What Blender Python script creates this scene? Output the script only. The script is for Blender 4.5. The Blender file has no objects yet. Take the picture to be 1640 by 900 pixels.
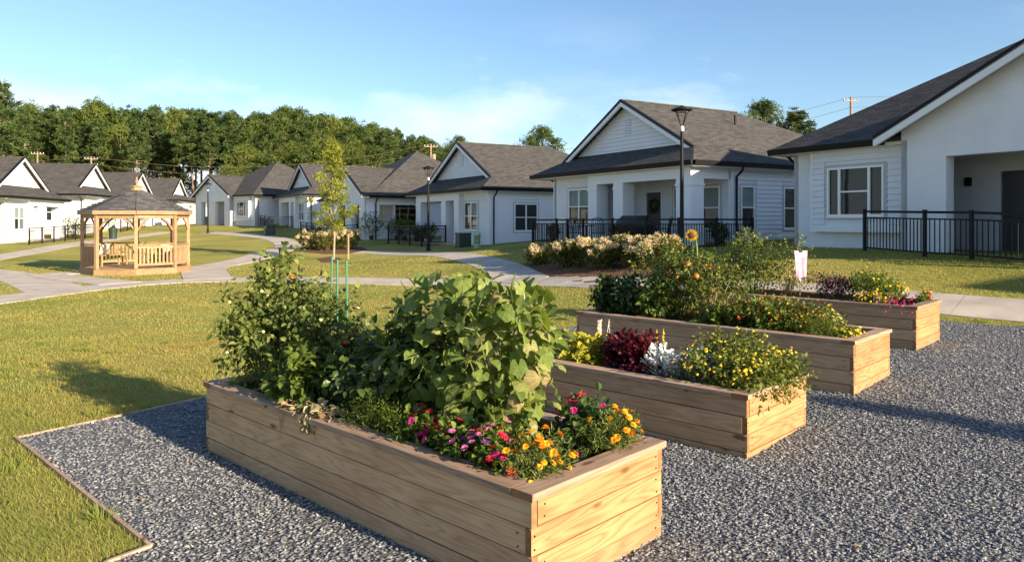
import bpy, math, random
import numpy as np
from mathutils import Vector, Matrix

rng = np.random.default_rng(7)
random.seed(7)
R = math.radians
scene = bpy.context.scene
COL = scene.collection

# ---------------------------------------------------------------- camera
F_PX, Y0, ZC = 1175.0, 355.0, 1.88          # focal length in photo pixels, horizon row, eye height
cam_d = bpy.data.cameras.new('camera')
cam = bpy.data.objects.new('camera', cam_d)
COL.objects.link(cam)
cam.location = (0, 0, ZC)
cam.rotation_euler = (R(90), 0, 0)
cam_d.sensor_width = 36.0
cam_d.lens = 36.0 * F_PX / 1640.0
cam_d.shift_y = -(450.0 - Y0) / 1640.0
cam_d.clip_start = 0.05
cam_d.clip_end = 3000.0
scene.camera = cam

# ---------------------------------------------------------------- light
SUN_TO = Vector((0.757, -0.653, 0.0)).normalized()      # horizontal direction towards the sun
SUN_EL = R(17.0)
sun_vec = Vector((SUN_TO.x * math.cos(SUN_EL), SUN_TO.y * math.cos(SUN_EL), math.sin(SUN_EL)))
sd = bpy.data.lights.new('sun', 'SUN')
sd.energy = 5.0
sd.angle = R(0.6)
sd.color = (1.0, 0.82, 0.59)
sun = bpy.data.objects.new('sun', sd)
COL.objects.link(sun)
sun.location = (30, -25, 30)
sun.rotation_euler = sun_vec.to_track_quat('Z', 'Y').to_euler()

world = bpy.data.worlds.new('World')
scene.world = world
world.use_nodes = True
wn = world.node_tree.nodes
wl = world.node_tree.links
wn.clear()
wo = wn.new('ShaderNodeOutputWorld')
bg = wn.new('ShaderNodeBackground')
sky = wn.new('ShaderNodeTexSky')
sky.sky_type = 'NISHITA'
sky.sun_disc = False
sky.sun_elevation = SUN_EL
sky.sun_rotation = math.atan2(SUN_TO.x, SUN_TO.y)
sky.air_density = 1.0
sky.dust_density = 0.6
sky.ozone_density = 3.2
bg.inputs['Strength'].default_value = 0.082
# thin clouds: stretched noise over the sky direction, thicker towards the horizon
geo = wn.new('ShaderNodeTexCoord')
sep = wn.new('ShaderNodeSeparateXYZ')
wl.new(geo.outputs['Generated'], sep.inputs[0])
def wmath(op, a, b=None, c=None):
    n = wn.new('ShaderNodeMath'); n.operation = op
    for i, v in enumerate((a, b, c)):
        if v is None: continue
        if isinstance(v, (int, float)): n.inputs[i].default_value = v
        else: wl.new(v, n.inputs[i])
    return n.outputs[0]
zc_ = wmath('MAXIMUM', sep.outputs['Z'], 0.0)
den = wmath('ADD', zc_, 0.12)
cx = wmath('DIVIDE', sep.outputs['X'], den)
cy = wmath('DIVIDE', sep.outputs['Y'], den)
cmb = wn.new('ShaderNodeCombineXYZ')
wl.new(cx, cmb.inputs[0]); wl.new(cy, cmb.inputs[1])
mp = wn.new('ShaderNodeMapping'); mp.inputs['Scale'].default_value = (0.55, 1.0, 1.0)
mp.inputs['Location'].default_value = (3.1, 0.4, 0)
wl.new(cmb.outputs[0], mp.inputs['Vector'])
n1 = wn.new('ShaderNodeTexNoise'); n1.inputs['Scale'].default_value = 1.1
n1.inputs['Detail'].default_value = 9; n1.inputs['Roughness'].default_value = 0.58
n1.inputs['Distortion'].default_value = 0.5
wl.new(mp.outputs[0], n1.inputs['Vector'])
wisps = wn.new('ShaderNodeMapRange'); wisps.inputs['From Min'].default_value = 0.52
wisps.inputs['From Max'].default_value = 0.78; wisps.inputs['To Max'].default_value = 0.32
wl.new(n1.outputs['Fac'], wisps.inputs['Value'])
low = wn.new('ShaderNodeMapRange'); low.inputs['From Min'].default_value = 0.30
low.inputs['From Max'].default_value = 0.04
low.inputs['To Min'].default_value = 0.25; low.inputs['To Max'].default_value = 1.0
wl.new(sep.outputs['Z'], low.inputs['Value'])
# cumulus heads low over the trees
n2 = wn.new('ShaderNodeTexNoise'); n2.inputs['Scale'].default_value = 4.2
n2.inputs['Detail'].default_value = 8; n2.inputs['Roughness'].default_value = 0.55
mp2 = wn.new('ShaderNodeMapping'); mp2.inputs['Scale'].default_value = (1.0, 1.0, 2.6)
mp2.inputs['Location'].default_value = (0.3, 0.0, 0.2)
wl.new(geo.outputs['Generated'], mp2.inputs['Vector']); wl.new(mp2.outputs[0], n2.inputs['Vector'])
cum = wmath('SUBTRACT', n2.outputs['Fac'], wmath('MULTIPLY', sep.outputs['Z'], 1.7))
cumr = wn.new('ShaderNodeMapRange'); cumr.inputs['From Min'].default_value = 0.23
cumr.inputs['From Max'].default_value = 0.54; cumr.inputs['To Max'].default_value = 0.8
wl.new(cum, cumr.inputs['Value'])
cl = wmath('MULTIPLY', wisps.outputs[0], low.outputs[0])
cl = wmath('MAXIMUM', cl, cumr.outputs[0])
mixc = wn.new('ShaderNodeMix'); mixc.data_type = 'RGBA'
mixc.inputs['B'].default_value = (5.6, 5.9, 6.5, 1)
wl.new(cl, mixc.inputs['Factor'])
wl.new(sky.outputs[0], mixc.inputs['A'])
wl.new(mixc.outputs['Result'], bg.inputs['Color'])
wl.new(bg.outputs[0], wo.inputs['Surface'])

vs = scene.view_settings
vs.view_transform = 'Standard'
vs.look = 'None'
vs.exposure = 1.42
vs.gamma = 1.0
vs.use_curve_mapping = False

# ---------------------------------------------------------------- mesh helpers
class MB:
    """collects shapes; build() links them as ONE mesh object"""
    def __init__(self):
        self.V = []; self.F3 = []; self.F4 = []; self.FN = []; self.r3 = []; self.r4 = []; self.rn = []; self.n = 0
    def add(self, v, f, rnd=None):
        v = np.asarray(v, float).reshape(-1, 3)
        f = np.asarray(f, np.int64)
        if rnd is None: rnd = np.full(len(f), random.random())
        rnd = np.broadcast_to(np.asarray(rnd, float), (len(f),))
        if f.shape[1] == 3: self.F3.append(f + self.n); self.r3.append(rnd)
        else: self.F4.append(f + self.n); self.r4.append(rnd)
        self.V.append(v); self.n += len(v)
        return self
    def ngon(self, pts):
        pts = np.asarray(pts, float)
        self.FN.append([i + self.n for i in range(len(pts))]); self.rn.append(random.random())
        self.V.append(pts); self.n += len(pts)
    def box(self, x0, x1, y0, y1, z0, z1):
        v = [(x0,y0,z0),(x1,y0,z0),(x1,y1,z0),(x0,y1,z0),(x0,y0,z1),(x1,y0,z1),(x1,y1,z1),(x0,y1,z1)]
        f = [(0,3,2,1),(4,5,6,7),(0,1,5,4),(1,2,6,5),(2,3,7,6),(3,0,4,7)]
        return self.add(v, f)
    def bbox(self, x0, x1, y0, y1, z0, z1, b=0.004):
        """box with bevelled edges along its long side (chamfered section)"""
        dx, dy, dz = x1-x0, y1-y0, z1-z0
        ax = int(np.argmax([dx, dy, dz]))
        lo = np.array([x0,y0,z0]); hi = np.array([x1,y1,z1])
        o = [i for i in range(3) if i != ax]
        sec = [(0,b,0),(1,-b,0),(1,0,b),(1,0,-b),(1,-b,1),(0,b,1),(0,0,-b),(0,0,b)]
        a0,a1 = lo[o[0]],hi[o[0]]; c0,c1 = lo[o[1]],hi[o[1]]
        ring = [(a0+b,c0),(a1-b,c0),(a1,c0+b),(a1,c1-b),(a1-b,c1),(a0+b,c1),(a0,c1-b),(a0,c0+b)]
        V = []
        for e in (lo[ax], hi[ax]):
            for (p,q) in ring:
                w = [0,0,0]; w[ax]=e; w[o[0]]=p; w[o[1]]=q; V.append(w)
        flip = (ax == 1)
        base = self.n
        f4 = []
        for i in range(8):
            j=(i+1)%8
            q=(i,j,8+j,8+i)
            f4.append(q[::-1] if flip else q)
        self.add(V, f4)
        e0 = [base+i for i in range(8)]; e1=[base+8+i for i in range(8)]
        self.FN.append(e0 if flip else e0[::-1]); self.rn.append(.5)
        self.FN.append(e1[::-1] if flip else e1); self.rn.append(.5)
        return self
    def tube(self, pts, rad, n=6, cap=True, rnd=None):
        pts = np.asarray(pts, float); m = len(pts)
        rad = np.broadcast_to(np.asarray(rad, float), (m,))
        T = np.gradient(pts, axis=0); T /= np.linalg.norm(T, axis=1)[:,None]+1e-9
        h = np.array([0,0,1.]) if abs(T[0,2]) < .9 else np.array([1.,0,0])
        V = []
        u = np.cross(T[0], h); u /= np.linalg.norm(u)
        for i in range(m):
            u = u - T[i]*np.dot(u,T[i]); u /= np.linalg.norm(u)+1e-9
            w = np.cross(T[i], u)
            a = np.arange(n)*2*math.pi/n
            V.append(pts[i] + rad[i]*(np.cos(a)[:,None]*u + np.sin(a)[:,None]*w))
        V = np.concatenate(V); f=[]
        for i in range(m-1):
            for k in range(n):
                k2=(k+1)%n
                f.append((i*n+k, i*n+k2, (i+1)*n+k2, (i+1)*n+k))
        base=self.n
        self.add(V, f, rnd)
        if cap:
            self.FN.append([base+k for k in range(n)][::-1]); self.rn.append(.5)
            self.FN.append([base+(m-1)*n+k for k in range(n)]); self.rn.append(.5)
        return self
    def lathe(self, prof, n=16, c=(0,0,0)):
        prof = np.asarray(prof, float); m=len(prof); a=np.arange(n)*2*math.pi/n
        V=np.concatenate([np.stack([c[0]+r*np.cos(a), c[1]+r*np.sin(a), np.full(n,c[2]+z)],1) for r,z in prof])
        f=[(i*n+k, i*n+(k+1)%n, (i+1)*n+(k+1)%n, (i+1)*n+k) for i in range(m-1) for k in range(n)]
        return self.add(V,f)
    def slab(self, pts, t):
        """planar polygon given thickness t downwards"""
        p=np.asarray(pts,float); n=len(p); q=p-np.array([0,0,t])
        b=self.n
        nz=np.zeros(3)
        for i in range(n): nz+=np.cross(p[i],p[(i+1)%n])
        up = nz[2]>0
        self.V.append(np.concatenate([p,q])); self.n+=2*n
        top=[b+i for i in range(n)]; bot=[b+n+i for i in range(n)]
        self.FN.append(top if up else top[::-1]); self.FN.append(bot[::-1] if up else bot)
        self.rn += [.5,.5]
        for i in range(n):
            j=(i+1)%n; s=[b+i,b+n+i,b+n+j,b+j]
            self.FN.append(s if up else s[::-1]); self.rn.append(.5)
        return self
    def inst(self, tv, tf, P, Fr, S, rnd=None):
        """template (tv,tf) at positions P with frames Fr (n,3,3 rows = axes) and scales S"""
        P=np.asarray(P,float); n=len(P)
        if n==0: return self
        tv=np.asarray(tv,float); tf=np.asarray(tf,np.int64)
        S=np.asarray(S,float)
        if S.ndim==0: S=np.full(n,float(S))
        if S.ndim==1: S=np.repeat(S[:,None],3,1)
        loc=tv[None]*S[:,None,:]
        W=np.einsum('nmk,nkj->nmj',loc,Fr)+P[:,None,:]
        f=tf[None]+(np.arange(n)*len(tv))[:,None,None]
        if rnd is None: rnd=rng.random(n)
        rr=np.repeat(rnd,len(tf))
        return self.add(W.reshape(-1,3), f.reshape(-1,tf.shape[1]), rr)
    def mesh(self, name, mats=(), smooth=False, mirror=None):
        me=bpy.data.meshes.new(name)
        V=np.concatenate(self.V) if self.V else np.zeros((0,3))
        flip=False
        if mirror is not None:
            V=V.copy(); V[:,0]=mirror-V[:,0]; flip=True
        f3=np.concatenate(self.F3) if self.F3 else np.zeros((0,3),np.int64)
        f4=np.concatenate(self.F4) if self.F4 else np.zeros((0,4),np.int64)
        fn=self.FN
        if flip:
            f3=f3[:,::-1]; f4=f4[:,::-1]; fn=[x[::-1] for x in fn]
        nl=f3.size+f4.size+sum(len(x) for x in fn)
        npoly=len(f3)+len(f4)+len(fn)
        me.vertices.add(len(V)); me.vertices.foreach_set('co', V.astype(np.float32).ravel())
        me.loops.add(nl)
        idx=np.concatenate([f3.ravel(),f4.ravel(),np.array([i for x in fn for i in x],np.int64)]).astype(np.int32)
        me.loops.foreach_set('vertex_index', idx)
        me.polygons.add(npoly)
        cnt=np.concatenate([np.full(len(f3),3),np.full(len(f4),4),np.array([len(x) for x in fn],np.int64)]).astype(np.int32)
        st=np.concatenate([[0],np.cumsum(cnt)[:-1]]).astype(np.int32) if npoly else np.zeros(0,np.int32)
        me.polygons.foreach_set('loop_start', st)
        me.update(calc_edges=True)
        rr=np.concatenate([np.concatenate(self.r3) if self.r3 else np.zeros(0),np.concatenate(self.r4) if self.r4 else np.zeros(0),np.array(self.rn)])
        at=me.attributes.new('rnd','FLOAT','FACE'); at.data.foreach_set('value', rr.astype(np.float32))
        me.polygons.foreach_set('use_smooth', np.full(npoly,bool(smooth)))
        for m in (mats if isinstance(mats,(list,tuple)) else (mats,)): me.materials.append(m)
        me.validate(); me.update()
        return me
    def build(self, name, mat, parent=None, smooth=False, mirror=None):
        return link(name, self.mesh(name, mat, smooth, mirror), parent)

def link(name, data, parent=None):
    o=bpy.data.objects.new(name,data); COL.objects.link(o)
    if parent is not None: o.parent=parent
    return o
def tag(o,label,cat,group=None):
    o['label']=label; o['category']=cat
    if group: o['group']=group
    return o
def thing(name,label,cat,loc=(0,0,0),rotz=0.0,group=None):
    o=bpy.data.objects.new(name,None); COL.objects.link(o); o.empty_display_size=.2
    o.location=loc; o.rotation_euler=(0,0,rotz)
    return tag(o,label,cat,group)
def structure(o): o['kind']='structure'; return o
def stuff(o): o['kind']='stuff'; return o
def place(name,me,loc,parent=None,rot=(0,0,0),sc=1.0):
    o=link(name,me,parent); o.location=loc; o.rotation_euler=rot
    o.scale=(sc,sc,sc) if isinstance(sc,(int,float)) else sc
    return o
def copy_tree(o,parent=None):
    c=o.copy(); COL.objects.link(c); c.parent=parent
    for ch in o.children: copy_tree(ch,c)
    return c
def unit(v): v=np.asarray(v,float); return v/(np.linalg.norm(v,axis=-1,keepdims=True)+1e-9)
def frames(D,N):
    """rows: x along D, y sideways, z close to N"""
    D=unit(D); S=unit(np.cross(N,D)); Z=np.cross(D,S)
    return np.stack([D,S,Z],1)

# ---------------------------------------------------------------- terrain
CP=[(0,0,0),(-3,3,0),(3,2,0),(.1,3.5,0),(1.84,5.7,0),(3.5,7.4,.1),(5.3,9.65,.17),(-2.5,6,0),(-6,9.4,0),(-4.3,6.3,0),
(8,11.8,.25),(10,4,.1),(-8,3,0),(2.8,12.2,.17),(8.8,22.9,1.1),(8.7,18.3,1.05),(10.9,15.6,1.02),(12,19,1.1),
(6.3,26,1.0),(1.7,34,.95),(-1.1,38.8,.67),(-7,49,.65),(-9.9,49.6,.63),(-17.4,62.5,1.22),(-24.7,70,1.45),(-31,75,1.5),
(-35,57,.57),(-32,46,.4),(-38.5,72,1.24),(-41.5,86.5,1.4),(-44.5,101,1.6),(-14.4,28,-.07),(-12,23.5,-.06),(-11.5,17,-.08),
(-5,23,0),(0,22,.12),(2,17,.25),(-6.9,36,.12),(-4.2,36.6,.38),(1.5,22.4,.42),(4.9,21.3,.8),(-13,41,.2),(-14.3,47,.38),
(-20,57,.65),(-28,66,.95),(-25,40,.1),(-20,33,0),(-25,20,-.1),(0,90,1.8),(-60,110,2),(0,140,2.5),(-100,140,2.5),(60,80,2),
(60,30,1.5),(40,140,2.5),(-70,50,.5),(-60,20,0),(20,15,1.1),(17,9,.95),(21,4,.8),(25,0,.5),(-20,-10,0),(20,-15,.2),(15,35,1.3),(150,150,3),(-200,200,3),
(200,0,2),(-200,0,1),(0,300,4),(0,-60,0)]
CP=np.array(CP,float); _S=.02
def _phi(r2): return np.where(r2>0, .5*r2*np.log(r2+1e-12), 0.0)
_n=len(CP); _K=_phi(((CP[:,None,:2]-CP[None,:,:2])*_S)**2 @ np.ones(2))
_A=np.zeros((_n+3,_n+3)); _A[:_n,:_n]=_K+np.eye(_n)*2e-4
_P=np.column_stack([np.ones(_n),CP[:,:2]*_S]); _A[:_n,_n:]=_P; _A[_n:,:_n]=_P.T
_w=np.linalg.solve(_A,np.concatenate([CP[:,2],np.zeros(3)]))
def gz(x,y):
    x=np.asarray(x,float); y=np.asarray(y,float); sh=x.shape
    q=np.stack([x.ravel(),y.ravel()],1)
    out=np.empty(len(q))
    for i in range(0,len(q),20000):
        s=q[i:i+20000]
        d2=((s[:,None,0]-CP[None,:,0])*_S)**2+((s[:,None,1]-CP[None,:,1])*_S)**2
        out[i:i+20000]=_phi(d2)@_w[:_n]+_w[_n]+(s*_S)@_w[_n+1:]
    out=np.clip(out,-1,5)
    return out.reshape(sh)
def g1(x,y): return float(gz(np.array([x]),np.array([y]))[0])
def ray(px,py):
    return np.array([(px-820)/F_PX,1.0,(Y0-py)/F_PX])
def at_depth(px,py,D):
    r=ray(px,py)*D; return (r[0],r[1],ZC+r[2])
def on_ground(px,py,dmin=2.0,dmax=160):
    """where the sight line of a photo pixel meets the terrain"""
    r=ray(px,py); ds=np.exp(np.linspace(math.log(dmin),math.log(dmax),600))
    h=ZC+r[2]*ds-gz(r[0]*ds,ds)
    k=np.argmax(h<0)
    if h[k]>=0: k=len(ds)-1
    lo,hi=ds[max(k-1,0)],ds[k]
    for _ in range(25):
        m=(lo+hi)/2
        if ZC+r[2]*m-g1(r[0]*m,m)<0: hi=m
        else: lo=m
    return (r[0]*hi,hi,g1(r[0]*hi,hi))
def x_at(px,D): return (px-820)/F_PX*D

# ---------------------------------------------------------------- materials
def nodemat(name):
    m=bpy.data.materials.new(name); m.use_nodes=True
    nt=m.node_tree; b=nt.nodes['Principled BSDF']
    return m,nt,b
def N(nt,t,**kw):
    n=nt.nodes.new(t)
    for k,v in kw.items():
        if k in n.inputs: n.inputs[k].default_value=v
        else: setattr(n,k,v)
    return n
def ramp(nt,fac,stops):
    r=nt.nodes.new('ShaderNodeValToRGB'); e=r.color_ramp.elements
    while len(e)<len(stops): e.new(.5)
    for i,(p,c) in enumerate(stops):
        e[i].position=p; e[i].color=(*c,1)
    nt.links.new(fac,r.inputs[0]); return r.outputs[0]
def bump(nt,b,h,strength=.3,dist=.02):
    n=N(nt,'ShaderNodeBump'); n.inputs['Strength'].default_value=strength; n.inputs['Distance'].default_value=dist
    nt.links.new(h,n.inputs['Height']); nt.links.new(n.outputs[0],b.inputs['Normal'])
def coords(nt,kind='Object',scale=(1,1,1),rot=(0,0,0)):
    t=N(nt,'ShaderNodeTexCoord'); m=N(nt,'ShaderNodeMapping')
    m.inputs['Scale'].default_value=scale; m.inputs['Rotation'].default_value=rot
    nt.links.new(t.outputs[kind],m.inputs['Vector']); return m.outputs[0]
def mixc2(nt,f,a,b,mode='MIX'):
    n=nt.nodes.new('ShaderNodeMix'); n.data_type='RGBA'; n.blend_type=mode
    for s,v in (('Factor',f),('A',a),('B',b)):
        if isinstance(v,(int,float)): n.inputs[s].default_value=v
        elif isinstance(v,tuple): n.inputs[s].default_value=(*v,1) if len(v)==3 else v
        else: nt.links.new(v,n.inputs[s])
    return n.outputs['Result']
def noise_col(name,c1,c2,scale=5,rough=.7,bumps=0,bscale=40,detail=6,spec=.3,kind='Object'):
    m,nt,b=nodemat(name)
    v=coords(nt,kind); n=N(nt,'ShaderNodeTexNoise',Scale=scale,Detail=detail); nt.links.new(v,n.inputs['Vector'])
    c=ramp(nt,n.outputs['Fac'],[(.3,c1),(.7,c2)]); nt.links.new(c,b.inputs['Base Color'])
    b.inputs['Roughness'].default_value=rough; b.inputs['Specular IOR Level'].default_value=spec
    if bumps:
        n2=N(nt,'ShaderNodeTexNoise',Scale=bscale,Detail=4); nt.links.new(v,n2.inputs['Vector'])
        bump(nt,b,n2.outputs['Fac'],bumps,.01)
    return m
def leafmat(name,cols,trans=.35,rough=.5,spec=.25):
    """cols: dark..light picked by the per-leaf random value"""
    m,nt,b=nodemat(name)
    a=N(nt,'ShaderNodeAttribute'); a.attribute_name='rnd'
    k=len(cols)
    c=ramp(nt,a.outputs['Fac'],[(i/(k-1) if k>1 else 0,c) for i,c in enumerate(cols)])
    nt.links.new(c,b.inputs['Base Color'])
    b.inputs['Roughness'].default_value=rough; b.inputs['Specular IOR Level'].default_value=spec
    if trans>0:
        t=N(nt,'ShaderNodeBsdfTranslucent'); br=mixc2(nt,1.0,c,(1.25,1.15,.6),'MULTIPLY')
        nt.links.new(br,t.inputs['Color'])
        mx=N(nt,'ShaderNodeMixShader'); mx.inputs[0].default_value=trans
        out=nt.nodes['Material Output']
        nt.links.new(b.outputs[0],mx.inputs[1]); nt.links.new(t.outputs[0],mx.inputs[2]); nt.links.new(mx.outputs[0],out.inputs['Surface'])
    return m
def woodmat(name,c_dark,c_mid,c_light,axis=0,tint=.25,scale=1.0,ring=(.5,.3),splash=False):
    """pine: long grain along the board's local axis, cathedral rings, knots, and a tint per board"""
    m,nt,b=nodemat(name)
    sc=[16.0*scale]*3; sc[axis]=.9*scale
    tc=N(nt,'ShaderNodeTexCoord'); oi=N(nt,'ShaderNodeObjectInfo')
    vm=N(nt,'ShaderNodeVectorMath',operation='MULTIPLY_ADD')
    vm.inputs[1].default_value=(1,1,1)
    mul=N(nt,'ShaderNodeVectorMath',operation='SCALE'); mul.inputs['Scale'].default_value=37.0
    cmb=N(nt,'ShaderNodeCombineXYZ')
    for i in range(3): nt.links.new(oi.outputs['Random'],cmb.inputs[i])
    nt.links.new(cmb.outputs[0],mul.inputs[0])
    nt.links.new(tc.outputs['Object'],vm.inputs[0]); nt.links.new(mul.outputs[0],vm.inputs[2])
    mp=N(nt,'ShaderNodeMapping'); mp.inputs['Scale'].default_value=sc; nt.links.new(vm.outputs[0],mp.inputs['Vector'])
    # rings: distorted noise isolines
    sc2=[7.0*scale]*3; sc2[axis]=.6*scale
    mp2=N(nt,'ShaderNodeMapping'); mp2.inputs['Scale'].default_value=sc2; nt.links.new(vm.outputs[0],mp2.inputs['Vector'])
    rn=N(nt,'ShaderNodeTexNoise',Scale=1.0,Detail=2,Roughness=.45); nt.links.new(mp2.outputs[0],rn.inputs['Vector'])
    mm=N(nt,'ShaderNodeMath',operation='MULTIPLY'); mm.inputs[1].default_value=30.0; nt.links.new(rn.outputs['Fac'],mm.inputs[0])
    fr=N(nt,'ShaderNodeMath',operation='PINGPONG'); fr.inputs[1].default_value=1.0; nt.links.new(mm.outputs[0],fr.inputs[0])
    fine=N(nt,'ShaderNodeTexNoise',Scale=3.0,Detail=6,Roughness=.65); nt.links.new(mp.outputs[0],fine.inputs['Vector'])
    add=N(nt,'ShaderNodeMath',operation='MULTIPLY_ADD'); add.inputs[1].default_value=ring[0]; nt.links.new(fr.outputs[0],add.inputs[0])
    sf=N(nt,'ShaderNodeMath',operation='MULTIPLY'); sf.inputs[1].default_value=1-ring[0]; nt.links.new(fine.outputs['Fac'],sf.inputs[0]); nt.links.new(sf.outputs[0],add.inputs[2])
    col=ramp(nt,add.outputs[0],[(.12,c_dark),(.45,c_mid),(.85,c_light)])
    # knots
    sck=[7.5]*3; sck[axis]=2.6
    mp3=N(nt,'ShaderNodeMapping'); mp3.inputs['Scale'].default_value=sck; nt.links.new(vm.outputs[0],mp3.inputs['Vector'])
    vo=N(nt,'ShaderNodeTexVoronoi',Scale=.62); nt.links.new(mp3.outputs[0],vo.inputs['Vector'])
    kr=N(nt,'ShaderNodeMapRange'); kr.inputs['From Min'].default_value=.07; kr.inputs['From Max'].default_value=.12; kr.inputs['To Min'].default_value=.8; kr.inputs['To Max'].default_value=0
    nt.links.new(vo.outputs['Distance'],kr.inputs['Value'])
    col=mixc2(nt,kr.outputs[0],col,(.09,.045,.02))
    # board tint
    hs=N(nt,'ShaderNodeHueSaturation'); nt.links.new(col,hs.inputs['Color'])
    mr=N(nt,'ShaderNodeMapRange'); mr.inputs['To Min'].default_value=1-tint; mr.inputs['To Max'].default_value=1+tint*.6
    nt.links.new(oi.outputs['Random'],mr.inputs['Value']); nt.links.new(mr.outputs[0],hs.inputs['Value'])
    # weather blotches
    bl=N(nt,'ShaderNodeTexNoise',Scale=2.2,Detail=5); nt.links.new(vm.outputs[0],bl.inputs['Vector'])
    blr=ramp(nt,bl.outputs['Fac'],[(.35,(.72,.68,.64)),(.6,(1,1,1))])
    col=mixc2(nt,.55,hs.outputs[0],blr,'MULTIPLY')
    if splash:
        sp=N(nt,'ShaderNodeSeparateXYZ'); nt.links.new(tc.outputs['Object'],sp.inputs[0])
        sn=N(nt,'ShaderNodeTexNoise',Scale=9,Detail=6,Roughness=.7); nt.links.new(vm.outputs[0],sn.inputs['Vector'])
        ad=N(nt,'ShaderNodeMath',operation='MULTIPLY_ADD'); ad.inputs[1].default_value=.30; nt.links.new(sn.outputs['Fac'],ad.inputs[0])
        ng=N(nt,'ShaderNodeMath',operation='MULTIPLY'); ng.inputs[1].default_value=-1.0; nt.links.new(sp.outputs[2],ng.inputs[0]); nt.links.new(ng.outputs[0],ad.inputs[2])
        sr=N(nt,'ShaderNodeMapRange'); sr.inputs['From Min'].default_value=-.02; sr.inputs['From Max'].default_value=.14; sr.inputs['To Max'].default_value=.30
        nt.links.new(ad.outputs[0],sr.inputs['Value']); col=mixc2(nt,sr.outputs[0],col,(.16,.135,.11))
    nt.links.new(col,b.inputs['Base Color'])
    b.inputs['Roughness'].default_value=.68; b.inputs['Specular IOR Level'].default_value=.25
    bump(nt,b,add.outputs[0],.25,.004)
    return m
def plain(name,c,rough=.5,metal=0,spec=.5):
    m,nt,b=nodemat(name); b.inputs['Base Color'].default_value=(*c,1)
    b.inputs['Roughness'].default_value=rough; b.inputs['Metallic'].default_value=metal; b.inputs['Specular IOR Level'].default_value=spec
    return m
MT={}
MT['bed_long']=woodmat('planter_timber_shade_tone',(.37,.21,.105),(.53,.33,.18),(.60,.395,.23),axis=1,tint=.16,ring=(.42,.3),splash=True)  # same timber as the ends, colour lightened for the shaded long sides
MT['bed_end']=woodmat('planter_timber_across_sun_tone',(.25,.115,.045),(.37,.205,.092),(.43,.255,.125),axis=0,tint=.14,ring=(.45,.3),splash=True)  # same timber again, colour darkened because the ends face the sun
MT['cap_long']=woodmat('weathered_cap_timber',(.25,.155,.10),(.38,.26,.18),(.45,.32,.23),axis=1)
MT['cap_end']=woodmat('weathered_cap_timber_across',(.25,.155,.10),(.38,.26,.18),(.45,.32,.23),axis=0)
MT['cedar']=woodmat('gazebo_cedar',(.25,.145,.07),(.355,.23,.125),(.42,.29,.17),axis=2,tint=.2)
MT['cedar_flat']=woodmat('gazebo_cedar_flat',(.25,.145,.07),(.355,.23,.125),(.42,.29,.17),axis=0,tint=.2)
MT['bark']=noise_col('pine_bark',(.16,.105,.075),(.34,.24,.18),scale=6,rough=.9,bumps=.6,bscale=18)
MT['pale_bark']=noise_col('young_bark',(.22,.17,.12),(.36,.29,.22),scale=12,rough=.85)
MT['stem']=plain('green_stem',(.16,.22,.06),.6,0,.3)
MT['dry_stem']=plain('dry_stem',(.42,.30,.16),.8,0,.2)
MT['black']=plain('black_metal',(.007,.007,.008),.55,0,.22)
MT['gutter']=plain('black_gutter',(.008,.008,.010),.5,0,.2)
MT['trim']=plain('white_trim',(.73,.75,.79),.5)
MT['grey_trim']=plain('pale_grey_trim',(.42,.45,.50),.55)
MT['vinyl']=plain('white_window_vinyl',(.82,.82,.81),.35)
MT['door']=plain('charcoal_door',(.06,.065,.075),.45)
MT['soil']=noise_col('potting_soil',(.025,.017,.011),(.08,.05,.03),scale=30,rough=.95,bumps=.9,bscale=60)
MT['mulch']=noise_col('red_brown_mulch',(.07,.03,.018),(.20,.085,.05),scale=22,rough=.95,bumps=1.0,bscale=45)
MT['stake']=plain('green_coated_stake',(.02,.16,.09),.4)
MT['greybox']=plain('dark_green_cabinet',(.018,.036,.028),.5)
MT['palegreen']=plain('pale_green_pedestal',(.33,.45,.33),.5)
MT['terracotta']=plain('dark_clay_pot',(.10,.055,.04),.7)
MT['grillcover']=noise_col('black_vinyl_cover',(.010,.010,.012),(.03,.03,.034),scale=4,rough=.5)
MT['pink']=noise_col('pink_printed_cloth',(.44,.20,.31),(.55,.41,.48),scale=11,rough=.8)
MT['pillow']=noise_col('printed_pillow_cloth',(.75,.66,.48),(.85,.82,.74),scale=18,rough=.85)
MT['interior']=plain('dark_interior',(.05,.05,.055),.9)

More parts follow.
